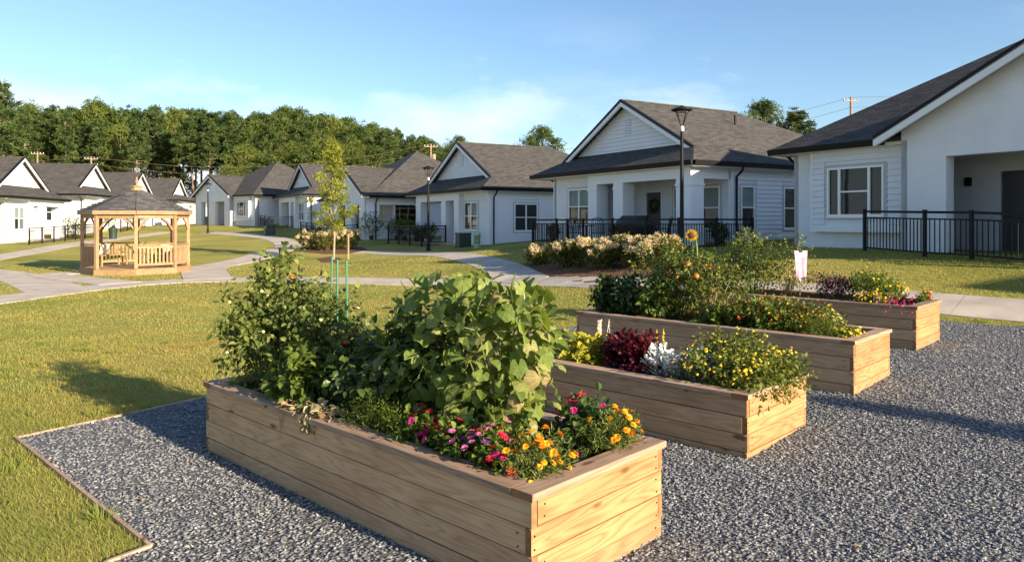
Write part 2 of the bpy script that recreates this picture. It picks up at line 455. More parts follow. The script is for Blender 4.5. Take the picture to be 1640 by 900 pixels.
def wall_paint():
    m,nt,b=nodemat('white_painted_brick')
    v=coords(nt,'Object',(1,1,1))
    sp=N(nt,'ShaderNodeSeparateXYZ'); nt.links.new(v,sp.inputs[0])
    ad=N(nt,'ShaderNodeMath',operation='ADD'); nt.links.new(sp.outputs[0],ad.inputs[0]); nt.links.new(sp.outputs[1],ad.inputs[1])
    cb=N(nt,'ShaderNodeCombineXYZ'); nt.links.new(ad.outputs[0],cb.inputs[0]); nt.links.new(sp.outputs[2],cb.inputs[1])
    br=N(nt,'ShaderNodeTexBrick'); nt.links.new(cb.outputs[0],br.inputs['Vector'])
    br.inputs['Scale'].default_value=1.0; br.inputs['Brick Width'].default_value=.21; br.inputs['Row Height'].default_value=.072
    br.inputs['Mortar Size'].default_value=.006; br.inputs['Mortar Smooth'].default_value=.4
    br.inputs['Color1'].default_value=(1,1,1,1); br.inputs['Color2'].default_value=(.8,.8,.8,1); br.inputs['Mortar'].default_value=(0,0,0,1)
    n=N(nt,'ShaderNodeTexNoise',Scale=1.3,Detail=5); nt.links.new(v,n.inputs['Vector'])
    c=ramp(nt,n.outputs['Fac'],[(.3,(.66,.685,.735)),(.7,(.74,.76,.80))])
    c2=mixc2(nt,.10,c,br.outputs['Color'],'MULTIPLY')
    nt.links.new(c2,b.inputs['Base Color']); b.inputs['Roughness'].default_value=.7
    bump(nt,b,br.outputs['Color'],.25,.006)
    return m
MT['wall']=wall_paint()
MT['siding']=noise_col('painted_lap_siding',(.65,.68,.735),(.71,.735,.785),scale=1.1,rough=.6)
def shingles(name,c1,c2,c3,rot=(0,0,0)):
    m,nt,b=nodemat(name)
    # world-space courses: use height for the rows so that they run level on every slope
    v=coords(nt,'Object')
    sp=N(nt,'ShaderNodeSeparateXYZ'); nt.links.new(v,sp.inputs[0])
    ad=N(nt,'ShaderNodeMath',operation='ADD'); nt.links.new(sp.outputs[0],ad.inputs[0]); nt.links.new(sp.outputs[1],ad.inputs[1])
    zz=N(nt,'ShaderNodeMath',operation='MULTIPLY'); zz.inputs[1].default_value=2.0; nt.links.new(sp.outputs[2],zz.inputs[0])
    cb=N(nt,'ShaderNodeCombineXYZ'); nt.links.new(ad.outputs[0],cb.inputs[0]); nt.links.new(zz.outputs[0],cb.inputs[1])
    br=N(nt,'ShaderNodeTexBrick'); nt.links.new(cb.outputs[0],br.inputs['Vector'])
    br.inputs['Scale'].default_value=1.0; br.inputs['Brick Width'].default_value=.30; br.inputs['Row Height'].default_value=.14
    br.inputs['Mortar Size'].default_value=.008; br.inputs['Bias'].default_value=0.0
    br.inputs['Color1'].default_value=(*c1,1); br.inputs['Color2'].default_value=(*c2,1); br.inputs['Mortar'].default_value=(c1[0]*.45,c1[1]*.45,c1[2]*.45,1)
    n=N(nt,'ShaderNodeTexNoise',Scale=60,Detail=3); nt.links.new(v,n.inputs['Vector'])
    c=mixc2(nt,.6,br.outputs['Color'],ramp(nt,n.outputs['Fac'],[(.30,(.30,.30,.30)),(.70,c3)]),'OVERLAY')
    n3=N(nt,'ShaderNodeTexNoise',Scale=.7,Detail=4); nt.links.new(v,n3.inputs['Vector'])
    c=mixc2(nt,.35,c,ramp(nt,n3.outputs['Fac'],[(.35,(.72,.72,.72)),(.65,(1,1,1))]),'MULTIPLY')
    nt.links.new(c,b.inputs['Base Color']); b.inputs['Roughness'].default_value=.9; b.inputs['Specular IOR Level'].default_value=.2
    bump(nt,b,br.outputs['Fac'],-.35,.012)
    return m
MT['shingle']=shingles('grey_brown_shingles',(.048,.047,.047),(.084,.081,.078),(.9,.87,.84))
MT['shingle_gazebo']=shingles('charcoal_shingles',(.055,.055,.06),(.12,.118,.12),(.8,.8,.8))
def glassmat():
    m,nt,b=nodemat('window_glass')
    b.inputs['Base Color'].default_value=(.020,.028,.030,1); b.inputs['Roughness'].default_value=.04
    b.inputs['Specular IOR Level'].default_value=.35
    v=coords(nt,'Object'); n=N(nt,'ShaderNodeTexNoise',Scale=1.2,Detail=1); nt.links.new(v,n.inputs['Vector']); bump(nt,b,n.outputs['Fac'],.06,.05)
    return m
MT['glass']=glassmat()
MT['blind']=noise_col('window_blind',(.16,.21,.20),(.22,.27,.25),scale=3,rough=.6)
def grassmat():
    m,nt,b=nodemat('lawn')
    v=coords(nt,'Object')
    a=N(nt,'ShaderNodeTexNoise',Scale=.23,Detail=6,Roughness=.6); nt.links.new(v,a.inputs['Vector'])
    c=ramp(nt,a.outputs['Fac'],[(.30,(.23,.24,.058)),(.48,(.35,.33,.09)),(.68,(.45,.385,.13))])
    f=N(nt,'ShaderNodeTexNoise',Scale=9,Detail=8,Roughness=.75); nt.links.new(v,f.inputs['Vector'])
    c=mixc2(nt,.75,c,ramp(nt,f.outputs['Fac'],[(.3,(.45,.5,.4)),(.7,(1.25,1.2,1.15))]),'MULTIPLY')
    f2=N(nt,'ShaderNodeTexNoise',Scale=55,Detail=5,Roughness=.8); nt.links.new(v,f2.inputs['Vector'])
    c=mixc2(nt,.7,c,ramp(nt,f2.outputs['Fac'],[(.32,(.4,.45,.35)),(.66,(1.3,1.25,1.2))]),'MULTIPLY')
    nt.links.new(c,b.inputs['Base Color']); b.inputs['Roughness'].default_value=.9; b.inputs['Specular IOR Level'].default_value=.1
    h=N(nt,'ShaderNodeMath',operation='ADD'); nt.links.new(f.outputs['Fac'],h.inputs[0]); nt.links.new(f2.outputs['Fac'],h.inputs[1])
    bump(nt,b,h.outputs[0],.7,.05)
    return m
MT['lawn']=grassmat()
MT['blade']=leafmat('grass_blades',[(.20,.23,.045),(.31,.30,.075),(.41,.36,.115),(.22,.275,.052)],trans=.5,rough=.6)
def patch_blades():
    m=MT['blade']; nt=m.node_tree; b=nt.nodes['Principled BSDF']; src=b.inputs['Base Color'].links[0].from_socket
    v=coords(nt,'Object'); a=N(nt,'ShaderNodeTexNoise',Scale=.33,Detail=7,Roughness=.62); nt.links.new(v,a.inputs['Vector'])
    c=mixc2(nt,.9,src,ramp(nt,a.outputs['Fac'],[(.34,(.50,.74,.45)),(.45,(.88,.98,.85)),(.56,(1.2,1.08,1.05)),(.66,(1.22,.92,1.0))]),'MULTIPLY')
    nt.links.new(c,b.inputs['Base Color'])
    for n in nt.nodes:
        if n.type=='BSDF_TRANSLUCENT': nt.links.new(c,n.inputs['Color'])
patch_blades()
MT['concrete']=noise_col('pale_concrete',(.36,.315,.265),(.53,.465,.395),scale=1.4,rough=.85,bumps=.25,bscale=90)
def gravelmat():
    m,nt,b=nodemat('gravel_base')
    v=coords(nt,'Object'); vo=N(nt,'ShaderNodeTexVoronoi',Scale=42); nt.links.new(v,vo.inputs['Vector'])
    c=ramp(nt,vo.outputs['Color'],[(.1,(.06,.064,.07)),(.6,(.11,.115,.122)),(.95,(.17,.17,.17))])
    nt.links.new(c,b.inputs['Base Color']); b.inputs['Roughness'].default_value=.85
    bump(nt,b,vo.outputs['Distance'],.9,.02)
    return m
MT['gravel']=gravelmat()
MT['stone']=leafmat('slate_chips',[(.105,.115,.13),(.165,.177,.194),(.21,.22,.235),(.31,.312,.312),(.145,.158,.175),(.235,.22,.205)],trans=0,rough=.7,spec=.35)
# ================================================================ ground
def axis_pts(lo,hi,fine_lo,fine_hi,step,grow=1.12):
    a=list(np.arange(fine_lo,fine_hi+1e-6,step)); s=step
    x=fine_hi
    while x<hi: s*=grow; x+=s; a.append(min(x,hi))
    s=step; x=fine_lo; b=[]
    while x>lo: s*=grow; x-=s; b.append(max(x,lo))
    return np.array(b[::-1]+a)
gx=axis_pts(-700,700,-34,18,.5); gy=axis_pts(-60,1500,-2,60,.5)
GX,GY=np.meshgrid(gx,gy); GZ=gz(GX,GY)
lawn=MB(); nx=len(gx); ny=len(gy)
ii=np.arange((ny-1)*nx).reshape(ny-1,nx)[:,:-1].ravel()
lawn.add(np.stack([GX.ravel(),GY.ravel(),GZ.ravel()],1), np.stack([ii,ii+1,ii+nx+1,ii+nx],1))
structure(lawn.build('ground',MT['lawn'],smooth=True))

def inside(poly,x,y):
    c=np.zeros(len(x),bool); n=len(poly)
    for i in range(n):
        x0,y0=poly[i]; x1,y1=poly[(i+1)%n]
        k=((y0>y)!=(y1>y))&(x<(x1-x0)*(y-y0)/(y1-y0+1e-12)+x0)
        c^=k
    return c
def patch(name,poly,mat,lift,step=.35,jag=0.0):
    """flat sheet over the terrain with the outline poly, triangulated as a grid clipped by fan strips"""
    P=[]; n=len(poly)
    for i in range(n):
        a=np.array(poly[i]); b=np.array(poly[(i+1)%n]); k=max(1,int(np.linalg.norm(b-a)/step))
        for j in range(k):
            p=a+(b-a)*j/k; d=b-a; q=np.array([-d[1],d[0]])/np.linalg.norm(d)
            P.append(p+q*random.uniform(-jag,jag))
    from mathutils.geometry import delaunay_2d_cdt
    Pn=np.array(P); lo=Pn.min(0); hi=Pn.max(0)
    X,Y=np.meshgrid(np.arange(lo[0],hi[0],step*2),np.arange(lo[1],hi[1],step*2)); X=X.ravel(); Y=Y.ravel()
    k=inside(P,X,Y); pts=[Vector(p) for p in P]+[Vector((a,b)) for a,b in zip(X[k],Y[k])]
    m=len(P); vs_,_,fs,_,_,_=delaunay_2d_cdt(pts,[(i,(i+1)%m) for i in range(m)],[],1,1e-5)
    V=np.array([(v.x,v.y) for v in vs_]); Z=gz(V[:,0],V[:,1])+lift
    mb=MB(); F=np.array([f for f in fs if len(f)==3])
    e1=V[F[:,1]]-V[F[:,0]]; e2=V[F[:,2]]-V[F[:,0]]; fl=(e1[:,0]*e2[:,1]-e1[:,1]*e2[:,0])<0
    F[fl]=F[fl][:,::-1]
    mb.add(np.column_stack([V,Z]),F)
    return mb.build(name,mat,smooth=True)

GRAVEL=[(-4.28,6.33),(-3.26,7.75),(-1.9,9.3),(0.2,11.7),(2.7,13.5),(4.7,13.7),(7.04,12.05),(8.1,11.35),(11.5,8.4),(13,2.5),(9,-3),(-1,-3),(-2.1,2.2),(-2.22,4.02),(-2.08,4.22)]
structure(patch('gravel_yard',GRAVEL,MT['gravel'],.012,jag=.01))

# slate chips: real stones lying over the gravel sheet
ico=(1+5**.5)/2
sv=np.array([(1,0,.1),(-.9,.15,0),(.1,.75,-.1),(-.05,-.8,.05),(.1,.1,.42),(0,-.1,-.4)])
sf=[(0,2,4),(2,1,4),(1,3,4),(3,0,4),(2,0,5),(1,2,5),(3,1,5),(0,3,5)]
stones=MB()
def scatter(n_per,dlo,dhi,kx=1.25):
    w=(dhi**2-dlo**2)*kx; n=int(n_per*w)
    D=np.sqrt(rng.uniform(dlo**2,dhi**2,n)); X=rng.uniform(-kx,kx,n)*D
    return X,D
for dlo,dhi,den,sz in ((1.7,4,1950,.0128),(4,6,1500,.0135),(6,8.5,1050,.0147),(8.5,14,560,.018)):
    X,Y=scatter(den,dlo,dhi); k=inside(GRAVEL,X,Y); X=X[k];Y=Y[k]; n=len(X)
    Z=gz(X,Y)+.012+rng.uniform(.0,.011,n)
    D=unit(np.column_stack([rng.normal(size=n),rng.normal(size=n),rng.normal(size=n)*.16])); Nn=unit(np.column_stack([rng.normal(size=n)*.26,rng.normal(size=n)*.26,np.ones(n)]))
    S=np.column_stack([rng.uniform(.7,1.55,n),rng.uniform(.6,1.2,n),rng.uniform(.55,1.3,n)])*sz
    stones.inst(sv+rng.normal(size=sv.shape)*.06,sf,np.column_stack([X,Y,Z]),frames(D,Nn),S)
o=stones.build('gravel_chips',MT['stone']); stuff(o); tag(o,'loose blue grey slate chips covering the yard round the planters','gravel')

# timber edging along the lawn side of the gravel
def edging(pts):
    e=MB()
    for (x0,y0),(x1,y1) in zip(pts[:-1],pts[1:]):
        L=math.hypot(x1-x0,y1-y0); k=max(1,int(L/.5))
        for j in range(k):
            a=np.array([x0,y0])+(np.array([x1-x0,y1-y0]))*j/k; b=np.array([x0,y0])+(np.array([x1-x0,y1-y0]))*(j+1)/k
            d=(b-a)/np.linalg.norm(b-a); q=np.array([-d[1],d[0]])*.012
            za=g1(*a); zb=g1(*b)
            v=[(*(a-q),za-.05),(*(b-q),zb-.05),(*(b+q),zb-.05),(*(a+q),za-.05),(*(a-q),za+.028),(*(b-q),zb+.028),(*(b+q),zb+.028),(*(a+q),za+.028)]
            e.add(v,[(0,3,2,1),(4,5,6,7),(0,1,5,4),(1,2,6,5),(2,3,7,6),(3,0,4,7)])
    return e.build('lawn_edging',MT['cap_long'])
tag(edging(GRAVEL[12:]+GRAVEL[:3]),'thin tan timber edging strip between slate gravel and lawn corner','edging')

# ---------------------------------------------------------------- paths
def smooth_line(P,step):
    P=np.array(P,float); out=[]
    n=len(P)
    for i in range(n-1):
        p0=P[max(i-1,0)];p1=P[i];p2=P[i+1];p3=P[min(i+2,n-1)]
        for t in np.linspace(0,1,24,endpoint=False):
            out.append(.5*((2*p1)+(-p0+p2)*t+(2*p0-5*p1+4*p2-p3)*t*t+(-p0+3*p1-3*p2+p3)*t**3))
    out.append(P[-1]); out=np.array(out)
    s=np.concatenate([[0],np.cumsum(np.linalg.norm(np.diff(out,axis=0),axis=1))])
    m=max(2,int(s[-1]/step)); q=np.linspace(0,s[-1],m+1)
    return np.column_stack([np.interp(q,s,out[:,0]),np.interp(q,s,out[:,1])])
PATH_LINES=[]
def path(pts,width,lift,near=26):
    line=smooth_line(pts,1.5); PATH_LINES.append((line,width))
    base=link('path',None); 
    far=MB(); root=None
    def seg(mb,i):
        sub=np.linspace(0,1,4); a=line[i]; b=line[i+1]
        ta=line[min(i+1,len(line)-1)]-line[max(i-1,0)]; tb=line[min(i+2,len(line)-1)]-line[i]
        rows=[]
        for t in sub:
            c=a+(b-a)*t; tt=unit(ta*(1-t)+tb*t); nrm=np.array([-tt[1],tt[0]])
            g=.006 if t in (0,1) else 0
            c=c+tt*(g if t==0 else -g)
            for s in (-.5,0,.5):
                p=c+nrm*s*width; rows.append((p[0],p[1],g1(*p)+lift))
        rows=np.array(rows); low=rows-np.array([0,0,.09])
        f=[]
        for r in range(3):
            for k in range(2):
                q=r*3+k; f.append((q,q+1,q+4,q+3))
        nrm=np.cross(rows[1]-rows[0],rows[3]-rows[0])
        if nrm[2]<0: f=[x[::-1] for x in f]
        ring=[0,3,6,9,10,11,8,5,2,1]
        sides=[(ring[k],ring[(k+1)%10],ring[(k+1)%10]+12,ring[k]+12) for k in range(10)]
        mb.add(np.concatenate([rows,low]),f+sides)
    slabs=[]
    for i in range(len(line)-1):
        if line[i][1]<near: 
            mb=MB(); seg(mb,i); slabs.append(mb)
        else: seg(far,i)
    bpy.data.objects.remove(base)
    if far.n:
        root=far.build('path',MT['concrete'])
    else:
        root=bpy.data.objects.new('path',None); COL.objects.link(root)
    structure(root)
    for mb in slabs: mb.build('slab',MT['concrete'],root)
def gp(*px): return [on_ground(x,y)[:2] for x,y in px]
main_path=[(15.5,5.6),(11.4,9.9),(8.5,12.45),(5.6,15.0),(3.0,17.6),(.9,20.3),(-1.6,22.1),(-4.6,23.1),(-7.6,23.9),(-10.2,24.1),(-11.9,22.7),(-12.6,20.3),(-12.9,17.5),(-13.6,13.5),(-15,8)]
path(main_path,1.5,.018)
path([(-10.0,24.3)]+gp((330,430),(385,419),(437,404),(462,394),(440,382.5),(392,376.5),(332,373.2)),1.6,.022,near=31)
path([(.4,21.2)]+gp((800,427),(745,412),(690,406.5),(610,404.5),(560,404)),1.4,.014,near=31)
path(gp((-60,424),(0,412),(80,398),(160,386),(230,377),(268,371.5)),1.5,.016,near=10)
path([(-12.6,20.5)]+gp((40,446),(0,438),(-60,432)),1.6,.012)
path([(-12.2,22.9)]+gp((75,441),(130,437),(215,431),(310,431)),1.3,.026,near=10)

# mulch beds
def mulch(px): return patch('mulch_bed',[on_ground(*p)[:2] for p in px],MT['mulch'],.018,step=.3,jag=.05)
structure(mulch([(868,437),(840,424),(850,416),(930,411),(1060,410),(1180,416),(1190,432),(1090,450),(1000,458),(930,456)]))
structure(mulch([(470,402),(480,396),(530,394),(580,396),(588,401),(560,406.5),(520,407)]))
structure(mulch([(508,415),(530,411),(548,415),(540,420),(515,420)]))

# grass blades on the lawn within reach of the eye
def on_path(x,y):
    k=np.zeros(len(x),bool)
    for line,w in PATH_LINES:
        a=line[:-1]; b=line[1:]
        for p,q in zip(a,b):
            d=q-p; t=np.clip(((x-p[0])*d[0]+(y-p[1])*d[1])/(d@d),0,1)
            k|=((x-p[0]-t*d[0])**2+(y-p[1]-t*d[1])**2)<(w/2-.0)**2
    return k
bv=np.array([(0,-.5,0),(0,.5,0),(.55,-.32,.16),(.55,.32,.16),(1,0,.42)])
bf=[(0,1,3),(0,3,2),(2,3,4)]
grass=MB()
for dlo,dhi,den,wd,ln in ((1.7,4.5,4200,.0040,.036),(4.5,8,2200,.0058,.038),(8,13,900,.010,.040),(13,20,300,.017,.042),(20,32,85,.03,.045)):
    X,Y=scatter(den,dlo,dhi,.86); k=~inside(GRAVEL,X,Y)&~on_path(X,Y); X=X[k];Y=Y[k]; n=len(X)
    # patchy growth
    ph=np.sin(X*1.7+np.sin(Y*1.3)*2)+np.sin(Y*2.3+np.sin(X*.9)*2.2)
    L=ln*(.75+.35*rng.random(n))*(1+.22*ph*.5)
    D=unit(np.column_stack([rng.normal(size=n),rng.normal(size=n),np.abs(rng.normal(size=n))*.7+.45]))
    Nn=np.column_stack([rng.normal(size=n)*.4,rng.normal(size=n)*.4,np.ones(n)])
    S=np.column_stack([L,np.full(n,wd)*rng.uniform(.7,1.4,n),L])
    grass.inst(bv,bf,np.column_stack([X,Y,gz(X,Y)-.004]),frames(D,Nn),S,np.clip(rng.normal(.5+.12*ph,.24,n),0,1))
# a few leafier tufts
nt_=160; X,Y=scatter(nt_/36*.5,3,12,.8); k=~inside(GRAVEL,X,Y)&~on_path(X,Y); X=X[k];Y=Y[k]
for x,y in zip(X,Y):
    n=45; a=rng.normal(size=(n,2))*.05; D=unit(np.column_stack([a*9,np.full(n,.8)]))
    grass.inst(bv,bf,np.column_stack([x+a[:,0],y+a[:,1],gz(x+a[:,0],y+a[:,1])]),frames(D,np.column_stack([rng.normal(size=(n,2)),np.ones(n)])),np.column_stack([rng.uniform(.06,.11,n),np.full(n,.007),rng.uniform(.06,.1,n)]),rng.uniform(.85,1,n))
o=grass.build('lawn_grass',MT['blade']); stuff(o); tag(o,'short sunlit yellow green grass blades across the lawn','grass')

# ================================================================ houses
ZE=3.03
def wallseg(mb,p0,p1,z0,z1,t,ops=()):
    """upright wall from p0 to p1 (x,y), thickness t to the left of travel, rectangular openings (u0,u1,z0,z1)"""
    p0=np.array(p0,float);p1=np.array(p1,float);L=np.linalg.norm(p1-p0);d=(p1-p0)/L;n=np.array([-d[1],d[0]])*t
    us=sorted({0,L}|{o[0] for o in ops}|{o[1] for o in ops})
    for a,b in zip(us[:-1],us[1:]):
        zs=[(z0,z1)]
        for o in ops:
            if o[0]<=a+1e-6 and o[1]>=b-1e-6:
                new=[]
                for s,e in zs:
                    if o[2]>s: new.append((s,min(e,o[2])))
                    if o[3]<e: new.append((max(s,o[3]),e))
                zs=[q for q in new if q[1]-q[0]>1e-4]
        for s,e in zs:
            A=p0+d*a;B=p0+d*b
            v=[(*A,s),(*B,s),(*(B+n),s),(*(A+n),s),(*A,e),(*B,e),(*(B+n),e),(*(A+n),e)]
            mb.add(v,[(0,3,2,1),(4,5,6,7),(0,1,5,4),(1,2,6,5),(2,3,7,6),(3,0,4,7)])
class House:
    def __init__(s,root,mir=None): s.r=root; s.m=mir
    def part(s,name,mb,mat,parent=None,smooth=False):
        return mb.build(name,mat,parent or s.r,smooth,s.m)
    def window(s,p0,p1,z0,z1,out=.03,lites=(1.0,),hung=True,trim=True,blind=.55):
        """window on a wall travelling p0->p1 with the outside to the right of travel"""
        p0=np.array(p0,float);p1=np.array(p1,float);L=np.linalg.norm(p1-p0);d=(p1-p0)/L;n=np.array([d[1],-d[0]])
        def bar(mb,u0,u1,a,b,o0,o1):
            A=p0+d*u0;B=p0+d*u1
            v=[(*(A+n*o0),a),(*(B+n*o0),a),(*(B+n*o1),a),(*(A+n*o1),a),(*(A+n*o0),b),(*(B+n*o0),b),(*(B+n*o1),b),(*(A+n*o1),b)]
            mb.add(v,[(0,1,2,3),(7,6,5,4),(4,5,1,0),(5,6,2,1),(6,7,3,2),(7,4,0,3)])
        root=MB(); w=.055
        bar(root,0,L,z0,z0+w,-.05,out+.02);bar(root,0,L,z1-w,z1,-.05,out+.02)
        bar(root,0,w,z0+w,z1-w,-.05,out+.02);bar(root,L-w,L,z0+w,z1-w,-.05,out+.02)
        win=s.part('window',root,MT['vinyl'])
        tot=sum(lites);u=0
        for i,l in enumerate(lites):
            u0=w+(L-2*w)*u/tot;u+=l;u1=w+(L-2*w)*u/tot
            if i<len(lites)-1:
                m=MB();bar(m,u1-.035,u1+.035,z0+w,z1-w,-.04,out+.012);s.part('mullion',m,MT['vinyl'],win)
            hg=hung if isinstance(hung,bool) else hung[i]
            if hg:
                zm=(z0+z1)/2
                m=MB();bar(m,u0+.001,u1-.001,zm-.022,zm+.022,-.03,out+.006);s.part('meeting_rail',m,MT['vinyl'],win)
                m=MB();bar(m,u0-.01,u1+.01,z0+.03,zm,-.06,-.012);s.part('pane',m,MT['glass'],win)
                m=MB();bar(m,u0-.01,u1+.01,zm,z1-.03,-.06,-.010);s.part('pane',m,MT['blind'] if random.random()<blind else MT['glass'],win)
            else:
                m=MB();bar(m,u0-.01,u1+.01,z0+.03,z1-.03,-.06,-.012);s.part('pane',m,MT['glass'],win)
        if trim:
            m=MB();k=.085
            bar(m,-k,L+k,z1,z1+k,-.02,out);bar(m,-k,L+k,z0-k,z0,-.02,out)
            bar(m,-k,0,z0,z1,-.02,out);bar(m,L,L+k,z0,z1,-.02,out)
            s.part('trim',m,MT['grey_trim'],win)
        m=MB();bar(m,-.03,L+.03,z0-.05,z0-.003,-.01,out+.045);s.part('sill',m,MT['vinyl'],win)
        return win
    def siding(s,p0,p1,z0,z1,ex=.165,single=True,ops=(),clip=None,parent=None):
        """lap boards, each its own piece; clip(z) gives the (u0,u1) left at that height"""
        p0=np.array(p0,float);p1=np.array(p1,float);L=np.linalg.norm(p1-p0);d=(p1-p0)/L;n=np.array([d[1],-d[0]])
        z=z0; joined=MB()
        while z<z1-.02:
            t=min(z+ex,z1)
            def span(zz): return clip(zz) if clip else (0,L)
            a0,b0=span(z);a1,b1=span(t)
            if b0-a0<.12: break
            if b1<a1: a1=b1=(a1+b1)/2
            runs=[(a0,b0,a1,b1)]
            for o in ops:
                if o[2]<t-.005 and o[3]>z+.005:
                    nr=[]
                    for (q0,r0,q1,r1) in runs:
                        if o[0]>q0: nr.append((q0,min(r0,o[0]),q1,min(r1,o[0])))
                        if o[1]<r0: nr.append((max(q0,o[1]),r0,max(q1,o[1]),r1))
                    runs=nr
            for (q0,r0,q1,r1) in runs:
                if r0-q0<.02: continue
                A=p0+d*q0;B=p0+d*r0;A1=p0+d*q1;B1=p0+d*r1
                v=[(*(A+n*.048),z),(*(B+n*.048),z),(*(B1+n*.012),t+.004),(*(A1+n*.012),t+.004),(*(A-n*.01),z),(*(B-n*.01),z),(*(B1-n*.01),t),(*(A1-n*.01),t)]
                mb=MB() if single else joined
                mb.add(v,[(0,1,2,3),(7,6,5,4),(4,5,1,0),(5,6,2,1),(6,7,3,2),(7,4,0,3)])
                if single: s.part('siding_board',mb,MT['siding'],parent)
            z=t
        if not single and joined.n: s.part('siding',joined,MT['siding'],parent)

def gutter_line(mb,a,b,z,out):
    """box gutter along an eave edge a->b, sitting outside it"""
    a=np.array(a,float);b=np.array(b,float);d=(b-a)/np.linalg.norm(b-a);n=np.array([d[1],-d[0]])*out
    v=[(*a,z-.18),(*b,z-.18),(*(b+n*.7),z-.18),(*(a+n*.7),z-.18),(*a,z-.01),(*b,z-.01),(*(b+n),z-.01),(*(a+n),z-.01)]
    mb.add(v,[(0,1,2,3),(7,6,5,4),(4,5,1,0),(5,6,2,1),(6,7,3,2),(7,4,0,3)])
def downspout(h,pts):
    m=MB(); m.tube(pts,.045,6); h.part('downspout',m,MT['gutter'])
def rake(h,xe,ze,xr,zr,y0,y1,parent):
    for s in (-1,1):
        m=MB()
        x0=xr+s*(xr-xe)
        v=[(x0,y0,ze-.26),(xr,y0,zr-.26),(xr,y0,zr-.02),(x0,y0,ze-.02),(x0,y1,ze-.26),(xr,y1,zr-.26),(xr,y1,zr-.02),(x0,y1,ze-.02)]
        v=np.array(v); v[:,2]-=.0
        f=[(0,1,2,3),(7,6,5,4),(4,5,1,0),(5,6,2,1),(6,7,3,2),(7,4,0,3)]
        if s>0: f=[q[::-1] for q in f]
        m.add(v,f); h.part('rake_board',m,MT['trim'],parent)
        m=MB()
        v=[(x0,y0-.03,ze-.05),(xr,y0-.03,zr-.05),(xr,y0-.03,zr+.025),(x0,y0-.03,ze+.025),(x0,y1+.04,ze-.05),(xr,y1+.04,zr-.05),(xr,y1+.04,zr+.025),(x0,y1+.04,ze+.025)]
        m.add(v,f); h.part('drip_edge',m,MT['gutter'],parent)

